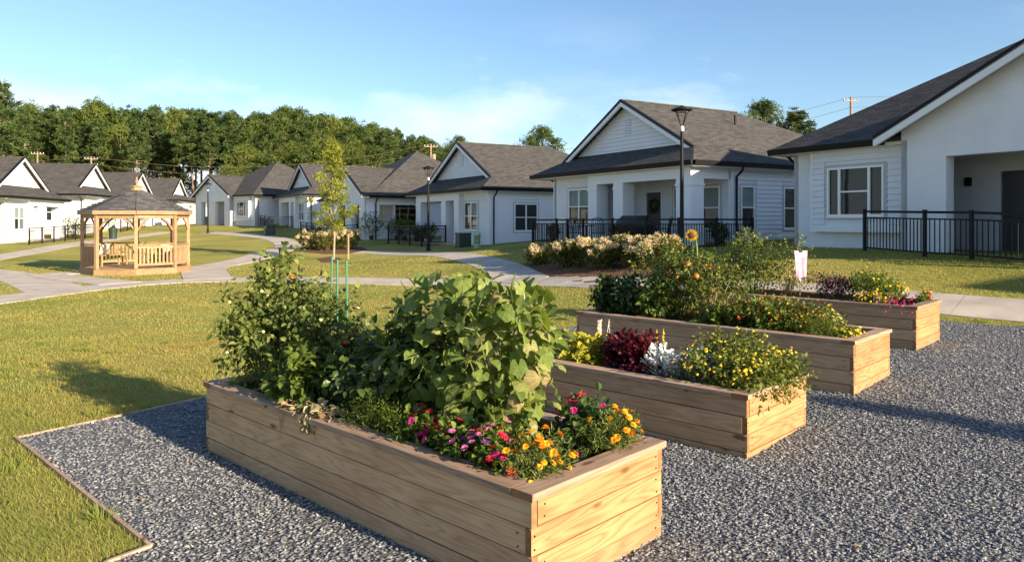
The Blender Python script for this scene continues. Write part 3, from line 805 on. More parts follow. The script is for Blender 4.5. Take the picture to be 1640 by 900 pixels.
def house_A(name,label,loc,rotz,mir,detail,group=None,oh=(1.1,.4)):
    """gable-front cottage with a pent roof, corner porch on square piers"""
    W,Dp,e,s=9.0,12.0,.55,.55
    root=thing(name,label,'house',loc,rotz,group); h=House(root,W if mir else None)
    el,er=(oh[1],oh[0]) if mir else oh
    half=(W+el+er)/2; xm=(W+er-el)/2; zr=ZE+s*half; B=-.7; q_=.5+e
    # walls
    m=MB()
    wallseg(m,(0,0),(2.95,0),B,ZE-.13,.16,[(1.15,2.75,.75,2.3)])
    wallseg(m,(W,1.75),(W,Dp),B,ZE-.13,.16,[(.45,1.2,.6,2.2),(2.8,3.55,.6,2.2)])
    wallseg(m,(W,Dp),(0,Dp),B,ZE-.13,.16)
    wallseg(m,(0,Dp),(0,.0),B,ZE-.13,.16,[(8.9,10.4,.7,2.2)])
    wallseg(m,(2.95,1.6),(W,1.6),B,ZE-.13,.14,[(1.55,2.5,0,2.1),(3.2,4.2,.6,2.2),(4.75,5.65,.6,2.2)])
    wallseg(m,(2.79,.16),(2.79,1.6),B,ZE-.13,.16)
    h.part('wall',m,MT['wall'])
    # portico: piers and beam
    for (a,b,c,d) in ((2.95,3.55,-.28,.3),(4.65,5.25,-.28,.3),(8.25,9.0,-.28,.35)):
        m=MB(); m.box(a,b,c,d,B,2.42); pier=h.part('pier',m,MT['trim'])
        m=MB(); m.box(a-.03,b+.03,c-.03,d+.03,2.16,2.24); h.part('moulding',m,MT['trim'],pier)
        m=MB(); m.box(a-.03,b+.03,c-.03,d+.03,-.3,.12); h.part('plinth',m,MT['trim'],pier)
    m=MB(); m.box(2.95,9.0,-.28,.1,2.42,ZE-.13); m.box(8.62,9.0,.1,1.75,2.42,ZE-.13); h.part('porch_beam',m,MT['trim'])
    m=MB(); m.box(2.97,8.98,.1,1.6,ZE-.24,ZE-.16); h.part('porch_ceiling',m,MT['trim'])
    m=MB(); m.box(2.9,9.15,-.45,1.6,B,.02); h.part('porch_floor',m,MT['concrete'])
    # door with frame
    m=MB(); m.box(4.53,5.42,1.63,1.70,.02,2.08); door=h.part('door',m,MT['door'])
    m=MB(); m.lathe([(.03,-.02),(.035,0),(.02,.02)],8,(5.33,1.60,1.0)); h.part('handle',m,MT['black'],door)
    m=MB()
    for a,b,c,d in ((4.44,4.53,.02,2.17),(5.42,5.51,.02,2.17),(4.53,5.42,2.08,2.17)): m.box(a,b,1.56,1.62,c,d)
    h.part('door_frame',m,MT['trim'],door)
    h.window((6.15,1.6),(7.15,1.6),.6,2.2,.03); h.window((7.7,1.6),(8.6,1.6),.6,2.2,.03)
    h.window((1.15,0),(2.75,0),.75,2.3,.03,lites=(1,1),blind=.9)
    # right side: siding and two slim windows; left side: one wide pair
    h.window((W,2.2),(W,2.95),.6,2.2,.035); h.window((W,4.55),(W,5.3),.6,2.2,.035)
    h.window((0,3.1),(0,1.6),.7,2.2,.035,lites=(1,1),blind=.0)
    k=.085
    h.siding((W,1.8),(W,Dp),-.05,ZE-.14,.165,detail,[(.4-k,1.15+k,.6-k,2.2+k),(2.75-k,3.5+k,.6-k,2.2+k)])
    h.siding((0,Dp),(0,.05),-.05,ZE-.14,.165,detail,[(8.9-k,10.4+k,.7-k,2.2+k)])
    m=MB(); m.box(W-.02,W+.04,1.70,1.80,-.1,ZE-.14); m.box(-.04,.02,-.02,.06,-.1,ZE-.14); h.part('corner_board',m,MT['trim'])
    # roof
    roof=MB(); t=.10
    yb=Dp+e-half
    roof.slab([(-el,-e,ZE),(-el+q_,.5,ZE+s*q_),(xm,.5,zr),(xm,yb,zr),(-el,Dp+e,ZE)],t)
    roof.slab([(W+er,-e,ZE),(W+er,Dp+e,ZE),(xm,yb,zr),(xm,.5,zr),(W+er-q_,.5,ZE+s*q_)],t)
    roof.slab([(-el,-e,ZE),(W+er,-e,ZE),(W+er-1.47,.92,ZE+s*1.47),(-el+1.47,.92,ZE+s*1.47)],t)
    roof.slab([(W+er,Dp+e,ZE),(-el,Dp+e,ZE),(xm,yb,zr)],t)
    rf=h.part('roof',roof,MT['shingle'])
    m=MB()
    cap=[((xm,.5,zr),(xm,yb,zr))]
    m.box(xm-.11,xm+.11,.5,yb,zr-.03,zr+.022); h.part('ridge_cap',m,MT['shingle'],rf)
    m=MB(); m.tube([(xm+1.6,5.5,zr-1.0),(xm+1.6,5.5,zr-.45)],.05,8); h.part('vent_pipe',m,MT['black'],rf)
    m=MB(); gutter_line(m,(-el,-e),(W+er,-e),ZE,.13); gutter_line(m,(W+er,-e),(W+er,Dp+e),ZE,.13); gutter_line(m,(-el,Dp+e),(-el,-e),ZE,.13)
    h.part('gutter',m,MT['gutter'],rf)
    m=MB(); z0,z1=ZE-.13,ZE-.105
    m.box(-el+.02,W+er-.02,-e+.02,.0,z0-.09,z1); m.box(-el+.02,.0,0,Dp,z0-.09,z1); m.box(W,W+er-.02,0,Dp,z0-.09,z1)
    h.part('soffit',m,MT['trim'],rf)
    rake(h,-el+q_,ZE+s*q_,xm,zr,.5,.58,rf)
    # gable wall with boards and louvre
    zb=ZE+s*1.35; gw=MB(); a=(zr-.12-zb)/s
    gw.add([(xm-a,.93,zb),(xm+a,.93,zb),(xm,.93,zr-.12),(xm-a,1.05,zb),(xm+a,1.05,zb),(xm,1.05,zr-.12)],[(0,1,2),(5,4,3)])
    gb=h.part('gable',gw,MT['siding'])
    h.siding((xm-a,.93),(xm+a,.93),zb,zr-.15,.165,detail,clip=lambda z:((z-zb)/s,2*a-(z-zb)/s),parent=gb)
    m=MB(); m.box(xm-.17,xm+.17,.86,.92,zr-1.45,zr-.75)
    lv=h.part('louvre',m,MT['trim'],gb)
    m=MB()
    for k in range(6): m.box(xm-.14,xm+.14,.845,.862,zr-1.40+k*.11,zr-1.40+k*.11+.06)
    h.part('louvre_slat',m,MT['grey_trim'],lv)
    downspout(h,[(W+er+.05,1.9,ZE-.1),(W+.35,1.9,ZE-.32),(W+.09,1.92,ZE-.5),(W+.09,1.92,.0)])
    downspout(h,[(-el-.05,.3,ZE-.1),(-.35,.3,ZE-.32),(-.09,.3,ZE-.5),(-.09,.3,.0)])
    return root

def house_B(name,label,loc,rotz,mir,detail,group=None):
    """hipped cottage with a flush painted-brick gable wing and a boxed-out window bay"""
    W,Dp,e,s,sg=11.3,11.0,.5,.62,.50
    root=thing(name,label,'house',loc,rotz,group); h=House(root,W if mir else None)
    g0,g1_,gy_=3.8,11.3,-.6; B=-.7; gm=(g0+g1_)/2; gh=(g1_-g0)/2+e; zg=ZE+sg*gh
    m=MB()
    wallseg(m,(0,0),(g0,0),B,ZE-.12,.16,[(1.35,3.1,.95,2.35)])
    ops=[(1.15,3.1,0,2.42),(4.5,6.2,0,2.42)]
    wallseg(m,(g0,gy_),(g1_,gy_),B,ZE-.1,.35,ops)
    wallseg(m,(g1_,gy_),(g1_,Dp),B,ZE-.12,.16,[(1.0,4.2,.85,2.4)])
    wallseg(m,(g1_,Dp),(0,Dp),B,ZE-.12,.16); wallseg(m,(0,Dp),(0,0),B,ZE-.12,.16)
    wallseg(m,(g0,.0),(g0,gy_),B,ZE-.12,.16)
    # gable triangle
    a=gh-.12/sg; zb=ZE-.1
    tri=[(gm-a+.35,gy_,zb),(gm+a-.35,gy_,zb),(gm+a-.35,gy_,zb+.2),(gm,gy_,zg-.12),(gm-a+.35,gy_,zb+.2)]
    aw=(g1_-g0)/2; zt=zg-.12-aw*sg
    q=[(g0,gy_,zb),(g1_,gy_,zb),(g1_,gy_,zt),(gm,gy_,zg-.12),(g0,gy_,zt)]
    m.ngon(q); m.ngon([(x,y+.3,z) for x,y,z in q][::-1])
    h.part('wall',m,MT['wall'])
    # recessed entrance and porch behind the openings
    m=MB(); wallseg(m,(g0+.2,1.5),(g1_-.2,1.5),B,ZE-.12,.12,[(1.2,2.2,0,2.1)]); wallseg(m,(g0+3.5,-.25),(g0+3.5,1.5),B,ZE-.12,.12)
    h.part('inner_wall',m,MT['siding'])
    m=MB(); m.box(g0+.2,g1_-.17,-.25,4.0,2.62,2.7); h.part('porch_ceiling',m,MT['trim'])
    m=MB(); m.box(g0+.2,g1_-.17,-.62,1.5,B,.02); h.part('porch_floor',m,MT['concrete'])
    m=MB(); m.box(g0+1.42,g0+2.38,1.54,1.6,.02,2.08); d=h.part('door',m,MT['door'])
    m=MB(); m.lathe([(.03,-.02),(.035,0),(.02,.02)],8,(g0+2.28,1.51,1.0)); h.part('handle',m,MT['black'],d)
    m=MB(); m.box(g0+.55,g0+.69,1.37,1.49,1.75,1.98); h.part('porch_lamp',m,MT['black'])
    # boxed-out bay with lap siding
    m=MB(); wallseg(m,(.8,-.22),(3.72,-.22),.55,ZE-.13,.22,[(.55,2.3,.95,2.35)]); bay=h.part('window_bay',m,MT['siding'])
    k=.1
    h.siding((.86,-.22),(3.66,-.22),.72,ZE-.14,.165,detail,[(.49-k,2.24+k,.95-k,2.35+k)],parent=bay)
    m=MB(); m.box(.76,3.74,-.27,-.0,.50,.70); m.box(.78,.86,-.26,-.2,.70,ZE-.14); m.box(3.66,3.74,-.26,-.2,.70,ZE-.14); h.part('bay_trim',m,MT['trim'],bay)
    h.window((1.35,-.22),(3.1,-.22),.95,2.35,.035,lites=(.36,1,.42),hung=(False,True,False),blind=0)
    # roof
    t=.10; half=(Dp+2*e)/2; ym=Dp/2; zr=ZE+s*half
    roof=MB()
    roof.slab([(-e,-e,ZE),(W+e,-e,ZE),(W+e-half,ym,zr),(-e+half,ym,zr)],t)
    roof.slab([(W+e,Dp+e,ZE),(-e,Dp+e,ZE),(-e+half,ym,zr),(W+e-half,ym,zr)],t)
    roof.slab([(-e,Dp+e,ZE),(-e,-e,ZE),(-e+half,ym,zr)],t)
    roof.slab([(W+e,-e,ZE),(W+e,Dp+e,ZE),(W+e-half,ym,zr)],t)
    fy=gy_-.45; by=(zg-ZE)/s-e
    roof.slab([(g0-e,fy,ZE+.012),(gm,fy,zg+.012),(gm,by,zg+.012),(g0-e,-e,ZE+.012)],t)
    roof.slab([(g1_+e,fy,ZE+.012),(g1_+e,-e,ZE+.012),(gm,by,zg+.012),(gm,fy,zg+.012)],t)
    rf=h.part('roof',roof,MT['shingle'])
    m=MB(); m.box(gm-.11,gm+.11,fy,by,zg-.01,zg+.035); h.part('ridge_cap',m,MT['shingle'],rf)
    m=MB(); m.box(-e+half-.05,W+e-half+.05,ym-.11,ym+.11,zr-.03,zr+.022); h.part('ridge_cap',m,MT['shingle'],rf)
    m=MB(); gutter_line(m,(-e,-e),(g0-e-.02,-e),ZE,.13); gutter_line(m,(W+e,-e),(W+e,Dp+e),ZE,.13); gutter_line(m,(-e,Dp+e),(-e,-e),ZE,.13)
    h.part('gutter',m,MT['gutter'],rf)
    m=MB(); z0,z1=ZE-.19,ZE-.105
    m.box(-e+.02,g0,-e+.02,.0,z0,z1); m.box(-e+.02,.0,0,Dp,z0,z1); m.box(W,W+e-.02,gy_,Dp,z0,z1)
    h.part('soffit',m,MT['trim'],rf)
    rake(h,g0-e,ZE+.0,gm,zg,fy,fy+.09,rf)
    downspout(h,[(-e-.03,.25,ZE-.1),(-.3,.25,ZE-.3),(-.09,.25,ZE-.5),(-.09,.25,0)])
    downspout(h,[(W+e+.03,.1,ZE-.1),(W+.3,.1,ZE-.3),(W+.09,.1,ZE-.5),(W+.09,.1,0)])
    return root

def corner_loc(local,world,rotz):
    c,s=math.cos(rotz),math.sin(rotz)
    return (world[0]-(local[0]*c-local[1]*s), world[1]-(local[0]*s+local[1]*c))
RZ=math.atan2(-.86,.51)
def put(fn,name,label,local,world,rotz,base,mir,detail,group=None):
    x,y=corner_loc(local,world,rotz)
    return fn(name,label,(x,y,base),rotz,mir,detail,group)
H5=put(house_B,'cottage','white painted brick cottage with tall gable entrance behind the gated black railing',(0,0),(8.75,22.75),RZ,1.08,False,True)
H4=put(house_A,'cottage','white gable-front cottage with covered barbecue and wreath on its corner porch',(9.0,-.28),(6.3,25.85),RZ,1.0,False,True)
H3=put(house_A,'cottage','white gable-front cottage behind lamp post with wide double window in its siding',(9.0,-.1),(-1.35,38.9),RZ,.66,True,True)
H2=put(house_B,'cottage','white brick-gabled cottage with open side porch and dried vine trellis',(11.3,-.6),(-9.9,49.6),RZ,.63,False,False)
def move(o,local,world,rotz,base,label):
    x,y=corner_loc(local,world,rotz); o.location=(x,y,base); o.rotation_euler=(0,0,rotz); o['label']=label; return o
H1b=move(copy_tree(H3),(9.0,-.1),(-17.5,62.4),RZ,1.22,'small far gable-front cottage just behind the staked young tree')
H1=put(house_B,'cottage','far cottage with two tall openings in its shaded gable by the curved path',(11.3,0),(-24.5,70),math.atan2(-.67,.74),1.45,True,False)
H6=move(copy_tree(H2),(0,0),(19.3,9.4),RZ,.95,'white brick-gabled cottage next along the bank past the gated railing')
RL=math.atan2(.98,-.2)
L1=put(house_A,'cottage','sunlit white cottage with broad gable and railing across the path from the gazebo',(9,0),(-35.2,57.2),RL,.57,False,False)
L2=move(copy_tree(L1),(9,0),(-38.7,72.3),RL,1.24,'sunlit white cottage with small gable between the broad gabled cottage and the gazebo roof')
L3=move(copy_tree(L1),(9,0),(-41.7,86.8),RL,1.4,'sunlit far cottage whose roof shows above the gazebo roof')
L4=move(copy_tree(L1),(9,0),(-44.0,101.3),RL,1.6,'most distant sunlit cottage between gazebo roof and shaded twin-opening gable')
# ================================================================ railings
def railing(label,pts,hgt=1.05,gap=.115,single=True,group=None,zs=None):
    """black metal railing: posts, two rails and pickets along world points"""
    x0,y0=pts[0]; zz=zs or [g1(*p) for p in pts]
    root=thing('railing',label,'railing',(x0,y0,zz[0]),0,group)
    pk=MB(); pk.box(-.010,.010,-.010,.010,0,1); pk_me=pk.mesh('picket',MT['black'])
    pm=MB(); pm.box(-.036,.036,-.036,.036,-.25,hgt+.04); pm.box(-.038,.038,-.038,.038,hgt+.04,hgt+.06); pm_me=pm.mesh('post',MT['black'])
    joined=MB()
    for i,((xa,ya),(xb,yb)) in enumerate(zip(pts[:-1],pts[1:])):
        za,zb=zz[i],zz[i+1]; L=math.hypot(xb-xa,yb-ya); ang=math.atan2(yb-ya,xb-xa)
        npost=max(1,round(L/1.9))
        for k in range(npost+(1 if i==len(pts)-2 else 0)):
            t=k/npost; place('post',pm_me,(xa+(xb-xa)*t-x0,ya+(yb-ya)*t-y0,za+(zb-za)*t-zz[0]),root,(0,0,ang))
        for hz,th in ((hgt,.030),(hgt-.16,.018),(.10,.020)):
            m=MB(); d=np.array([xb-xa,yb-ya])/L; q=np.array([-d[1],d[0]])*.02
            A=np.array([xa-x0,ya-y0]);Bp=np.array([xb-x0,yb-y0]); a=za-zz[0]+hz; b=zb-zz[0]+hz
            m.add([(*(A-q),a-th),(*(Bp-q),b-th),(*(Bp+q),b-th),(*(A+q),a-th),(*(A-q),a+th),(*(Bp-q),b+th),(*(Bp+q),b+th),(*(A+q),a+th)],[(0,3,2,1),(4,5,6,7),(0,1,5,4),(1,2,6,5),(2,3,7,6),(3,0,4,7)])
            m.build('rail',MT['black'],root)
        n=int(L/gap)
        for k in range(1,n):
            t=k/n; p=(xa+(xb-xa)*t-x0,ya+(yb-ya)*t-y0,za+(zb-za)*t-zz[0]+.1)
            if single: place('picket',pk_me,p,root,(0,0,ang),(1,1,hgt-.24))
            else: joined.box(p[0]-.008,p[0]+.008,p[1]-.008,p[1]+.008,p[2],p[2]+hgt-.24)
    if not single: stuff(joined.build('pickets',MT['black'],root))
    return root
def hp(house,x,y):
    c,s=math.cos(house.rotation_euler.z),math.sin(house.rotation_euler.z)
    return (house.location.x+x*c-y*s, house.location.y+x*s+y*c)
def pd(px,D): return (x_at(px,D),D)
r5=railing('black metal railing with gate before the white brick cottage on the lawn bank',[pd(1385,19.4),pd(1481,17.3),pd(1556,16.4),pd(1660,15.2),pd(1760,14.2)])
r4=railing('black picket railing round the porch with the covered barbecue',[hp(H4,1.3,-.2),hp(H4,1.3,-2.0),hp(H4,8.6,-2.0),hp(H4,10.1,-1.9),hp(H4,10.1,1.6)],1.0,.115,True,zs=[.95]*5)
r3=railing('black railing enclosing potted plants beside the lamp post',[hp(H3,-.6,-1.9),hp(H3,4.6,-1.9),hp(H3,4.6,-.4)],1.0,.13,False,zs=[.62]*3)
r2=railing('black railing behind the hydrangea mound and staked tree',[hp(H2,1.5,-2.4),hp(H2,10.2,-2.4),hp(H2,10.2,-.8)],1.0,.13,False)
r1=railing('low black railing of the far cottage behind the curved path',[hp(H1b,-.6,-1.9),hp(H1b,5.4,-1.9),hp(H1b,5.4,-.4)],1.0,.14,False)
rl=railing('thin dark railing in front of the sunlit cottage across the path',[hp(L1,-2,-2.2),hp(L1,9.6,-2.2),hp(L1,9.6,-.3)],1.05,.14,False)
rl2=railing('thin dark railing of the small gabled sunlit cottage near the gazebo',[hp(L2,2,-2.2),hp(L2,9.6,-2.2)],1.05,.16,False)
# gate latch on the near railing
m=MB(); m.box(-.05,.05,-.035,.035,.95,1.02); o=m.build('latch',MT['black'],r5); gx_,gy_2=pd(1481,17.3); o.location=(gx_-r5.location.x,gy_2-r5.location.y,.02)

# ================================================================ street lamps
def lamp(label,x,y,h=4.3):
    root=thing('street_lamp',label,'lamp post',(x,y,g1(x,y)),0,'black lamp posts along the paths')
    m=MB(); m.lathe([(.13,-.2),(.13,.05),(.115,.10),(.10,.34),(.075,.42),(.066,.46)],14); m.build('base',MT['black'],root,True)
    m=MB(); m.lathe([(.062,.44),(.056,h*.5),(.048,h-.62)],12); m.build('pole',MT['black'],root,True)
    m=MB(); m.lathe([(.06,h-.66),(.07,h-.64),(.07,h-.55),(.045,h-.5)],12); m.build('collar',MT['grey_trim'],root,True)
    for k in range(4):
        a=k*math.pi/2+.4; m=MB()
        m.tube([(.03*math.cos(a),.03*math.sin(a),h-.52),(.10*math.cos(a),.10*math.sin(a),h-.36),(.215*math.cos(a),.215*math.sin(a),h-.08)],.014,6); m.build('arm',MT['black'],root)
    m=MB(); m.lathe([(.0,h-.09),(.20,h-.09),(.30,h-.055),(.31,h-.03),(.26,h+.0),(.14,h+.035),(.05,h+.05),(.04,h+.09),(0,h+.10)],20); m.build('lamp_head',MT['black'],root,True)
    m=MB(); m.lathe([(0,h-.105),(.17,h-.105),(.18,h-.088)],16); m.build('lens',MT['grey_trim'],root)
lamp('tall black lamp post in front of the cottage with covered barbecue',x_at(1092,21.3),21.3,4.35)
lamp('black lamp post beside the path bend by the green utility pedestals',*on_ground(686,402)[:2],4.25)
lamp('small far black lamp post before the shaded twin-opening gable',*on_ground(333,374)[:2],4.3)

# ================================================================ gazebo
def gazebo():
    gx0,gy0=x_at(219,28.3),28.3; z=g1(gx0,gy0)
    root=thing('gazebo','cedar octagonal gazebo with charcoal shingle roof on the lawn','gazebo',(gx0,gy0,z),R(4))
    Rr=1.82; n8=8
    ang=[R(22.5+45*k) for k in range(8)]
    def ring(r,zz,off=0): return [(r*math.cos(a+off),r*math.sin(a+off),zz) for a in ang]
    # deck: frame and boards
    m=MB(); p=ring(Rr+.12,.21); m.slab(p,.42); deck=m.build('deck',MT['cedar_flat'],root)
    yb=-Rr
    while yb<Rr:
        y1=min(yb+.135,Rr); w=min(Rr*math.cos(R(22.5))+.1, 99)
        def half(yy):
            yy=abs(yy); a=(Rr+.08)*math.cos(R(22.5)); b=(Rr+.08)*math.sin(R(22.5))
            return a if yy<b else a-(yy-b)
        hw=min(half(yb),half(y1))
        if hw>.1: mb=MB(); mb.box(-hw,hw,yb+.004,y1-.004,.212,.232); mb.build('deck_board',MT['cedar_flat'],deck)
        yb=y1
    H=2.13
    pm=MB(); pm.bbox(-.058,.058,-.058,.058,.232,H+.1); pme=pm.mesh('post',MT['cedar'])
    for a in ang: place('post',pme,(Rr*math.cos(a),Rr*math.sin(a),0),root,(0,0,a))
    for k in range(8):
        a0,a1=ang[k],ang[(k+1)%8]; A=np.array([Rr*math.cos(a0),Rr*math.sin(a0)]);B=np.array([Rr*math.cos(a1),Rr*math.sin(a1)])
        d=(B-A)/np.linalg.norm(B-A); L=np.linalg.norm(B-A); mid=(A+B)/2; th=math.atan2(d[1],d[0])
        def loc(name,mb,mat,par=root):
            o=mb.build(name,mat,par); o.location=(mid[0],mid[1],0); o.rotation_euler=(0,0,th); return o
        m=MB(); m.bbox(-L/2+.06,L/2-.06,-.03,.03,H-.06,H+.10); loc('beam',m,MT['cedar_flat'])
        for s in (-1,1):
            m=MB(); m.tube([(s*(L/2-.06),0,H-.50),(s*(L/2-.25),0,H-.22),(s*(L/2-.46),0,H-.05)],.036,4); loc('brace',m,MT['cedar'])
        # fascia under the roof edge
        ro=Rr+.135; hl=ro*math.tan(R(22.5))*math.cos(R(22.5))*1.0
        apo=ro*math.cos(R(22.5)); e0=Rr*math.cos(R(22.5)); off=apo-e0
        m=MB(); m.bbox(-hl+.002,hl-.002,-off-.035,-off,H+.075,H+.215); loc('fascia',m,MT['cedar_flat'])
        # rail panels on seven sides; one side is the way in
        if k!=5:
            m=MB(); m.bbox(-L/2+.058,L/2-.058,-.045,.045,1.08,1.12); rp=loc('railing_panel',m,MT['cedar_flat'])
            m=MB(); m.bbox(-L/2+.058,L/2-.058,-.022,.022,.97,1.05); o=m.build('top_rail',MT['cedar_flat'],rp)
            m=MB(); m.bbox(-L/2+.058,L/2-.058,-.022,.022,.33,.41); o=m.build('bottom_rail',MT['cedar_flat'],rp)
            nb=9; bm=MB(); bm.box(-.032,.032,-.018,.018,.41,.97); bme=bm.mesh('baluster',MT['cedar'])
            for j in range(nb): place('baluster',bme,((-.5+(j+.5)/nb)*(L-.14),0,0),rp)
    # roof: eight slopes with shingle courses stepped
    zt=H+1.10; ro=Rr+.17
    roof=MB(); courses=11
    for k in range(8):
        a0,a1=ang[k],ang[(k+1)%8]
        for c in range(courses):
            t0=c/courses*.93; t1=(c+1)/courses*.93
            def pt(a,t,l): r=ro*(1-t); return (r*math.cos(a),r*math.sin(a),H+.20+(zt-H-.20)*t+l)
            A=pt(a0,t0,.022);B=pt(a1,t0,.022);Cc=pt(a1,t1,.0);D=pt(a0,t1,.0);E0=pt(a0,t0,-.01);E1=pt(a1,t0,-.01)
            roof.add([A,B,Cc,D,E0,E1],[(0,1,2,3),(4,5,1,0)])
    rf=roof.build('roof',MT['shingle_gazebo'],root)
    und=MB(); und.add([(0,0,zt-.12)]+[(x,y,H+.185) for x,y,_ in ring(ro-.02,0)],[(0,(k+1)%8+1,k+1) for k in range(8)]); und.build('roof_lining',MT['cedar_flat'],rf)
    for k in range(8):
        a=ang[k]; m=MB(); m.tube([((ro+.0)*math.cos(a),(ro+.0)*math.sin(a),H+.235),(.16*math.cos(a),.16*math.sin(a),zt-.06)],.012,5); m.build('hip_cap',MT['shingle_gazebo'],rf)
    m=MB(); m.lathe([(.20,zt-.18),(.20,zt+.04),(.25,zt+.05),(.25,zt+.085),(.0,zt+.12)],8); cu=m.build('cupola',MT['cedar_flat'],rf)
    m=MB(); m.lathe([(.05,zt+.10),(.07,zt+.13),(.03,zt+.17),(.075,zt+.23),(.075,zt+.28),(.03,zt+.33),(.045,zt+.38),(.0,zt+.46)],10); m.build('finial',MT['cedar'],cu,True)
    # benches inside: seat with slatted back along the far sides
    return root,gx0,gy0,z
GZ_root,ggx,ggy,ggz=gazebo()
def bench(label,ang,r):
    x=ggx+r*math.cos(ang); y=ggy+r*math.sin(ang)
    root=thing('bench',label,'bench',(x,y,ggz+.232),ang+math.pi/2)
    for k in range(4): m=MB(); m.bbox(-.62,.62,-.06+k*.115-.28,.045+k*.115-.28,.40,.43); m.build('seat_slat',MT['cedar_flat'],root)
    for k in range(9): m=MB(); m.box(-.56+k*.135,-.50+k*.135,-.36,-.335,.45,.80); m.build('back_slat',MT['cedar'],root)
    m=MB(); m.bbox(-.62,.62,-.375,-.325,.80,.87); m.build('top_rail',MT['cedar_flat'],root)
    for sx in (-.57,.57):
        for sy in (-.33,.08): m=MB(); m.bbox(sx-.03,sx+.03,sy-.03,sy+.03,0,.40 if sy>0 else .80); m.build('leg',MT['cedar'],root)
        m=MB(); m.bbox(sx-.035,sx+.035,-.34,.12,.60,.635); m.build('armrest',MT['cedar_flat'],root)
    return root
b1=bench('cedar slat bench in gazebo with a printed pillow on it',R(75),1.22)
b2=bench('cedar slat bench in gazebo against the shaded railing, no printed pillow on show',R(160),1.22)
def pillow(label,x,y,z,rz,tilt,s=.42):
    m=MB(); n=9; V=[];f=[]
    for side in (1,-1):
        for i in range(n):
            for j in range(n):
                u=-1+2*i/(n-1); v=-1+2*j/(n-1); e=max(0,(1-u**4)*(1-v**4))
                pinch=1-.07*(u*u*v*v)
                V.append((u*s/2*(1-.06*(1-abs(v))**1)*pinch,v*s/2*pinch,side*.075*e**.6))
    for side in (0,1):
        for i in range(n-1):
            for j in range(n-1):
                q=side*n*n+i*n+j; w=(q,q+n,q+n+1,q+1); f.append(w if side==0 else w[::-1])
    m.add(V,f); o=m.build('pillow',MT['pillow'],None,True); o.location=(x,y,z); o.rotation_euler=(tilt,0,rz)
    tag(o,label,'pillow')
def on_bench(b,lx,ly):
    c,s=math.cos(b.rotation_euler.z),math.sin(b.rotation_euler.z); return (b.location.x+lx*c-ly*s,b.location.y+lx*s+ly*c)
x,y=on_bench(b1,-.1,-.22); pillow('cream printed pillow leaning on the far gazebo bench',x,y,ggz+.232+.43+.20,b1.rotation_euler.z,R(68))
x,y=on_bench(b2,.2,-.22); pillow('cream pillow leaning on the gazebo bench against the shaded railing',x,y,ggz+.232+.43+.20,b2.rotation_euler.z,R(68))

# ================================================================ leaf shapes
LEAF=(np.array([(0,0,0),(.35,.34,.10),(.38,0,0),(.35,-.34,.10),(.72,.26,.05),(.74,0,-.04),(.72,-.26,.05),(1,0,-.14)]),
      [(0,2,1),(0,3,2),(1,2,5),(1,5,4),(2,3,6),(2,6,5),(4,5,7),(5,6,7)])
LEAF2=(np.array([(0,0,0),(.45,.32,.09),(1,0,-.08),(.45,-.32,.09)]),[(0,2,1),(0,3,2)])
NARROW=(np.array([(0,0,0),(.4,.11,.03),(1,0,-.10),(.4,-.11,.03)]),[(0,2,1),(0,3,2)])
def cross_card():
    V=[];F=[]
    for k,(a,t) in enumerate(((0,.2),(2.1,-.3),(4.2,.35))):
        c,s=math.cos(a),math.sin(a); b=len(V)
        V+=[(0,0,0),(.5*c-.25*s,.5*s+.25*c,t*.3),(c,s,t),(.5*c+.25*s,.5*s-.25*c,t*.3-.1)]; F+=[(b,b+1,b+2),(b,b+2,b+3)]
    return np.array(V),F
CROSS=cross_card()
def rand_dirs(n,up=0.0):
    d=rng.normal(size=(n,3)); d[:,2]+=up; return unit(d)
def blob_points(blobs,n,shell=.55):
    """points in the union of ellipsoids (cx,cy,cz,rx,ry,rz), denser towards the outside; returns points and outward directions"""
    w=np.array([b[3]*b[4]*b[5] for b in blobs])**(2/3); w=w/w.sum()
    k=rng.choice(len(blobs),n,p=w); B=np.array(blobs)[k]
    d=rand_dirs(n); r=shell+(1-shell)*rng.random(n)**.6; r=np.where(rng.random(n)<.25,rng.random(n),r)
    r=r*(1+rng.normal(size=n)*.11)
    return B[:,:3]+d*B[:,3:6]*r[:,None], d
def sprigs(mb,P,Dr,L,k,leaf,size,spread=.9,up=.35,droop=0.0,rlo=0,rhi=1):
    """k leaves along each sprig starting at P in direction Dr"""
    n=len(P); tv,tf=leaf
    Dr=unit(Dr+np.array([0,0,up])); sd=unit(np.cross(Dr,rand_dirs(n)))
    base=rng.random(n)*(rhi-rlo)+rlo
    for j in range(k):
        t=(j+.6)/k
        pos=P+Dr*(L*t)[:,None] if np.ndim(L) else P+Dr*L*t
        sgn=1 if j%2 else -1
        d=unit(Dr*(.35+.6*(j==k-1))+sd*sgn*spread*(j<k-1)+rng.normal(size=(n,3))*.25+np.array([0,0,-droop]))
        nn=unit(np.array([0,0,1.])+rng.normal(size=(n,3))*.45)
        s=size*rng.uniform(.65,1.25,n)
        mb.inst(tv,tf,pos,frames(d,nn),s,np.clip(base+rng.normal(size=n)*.12,0,1))

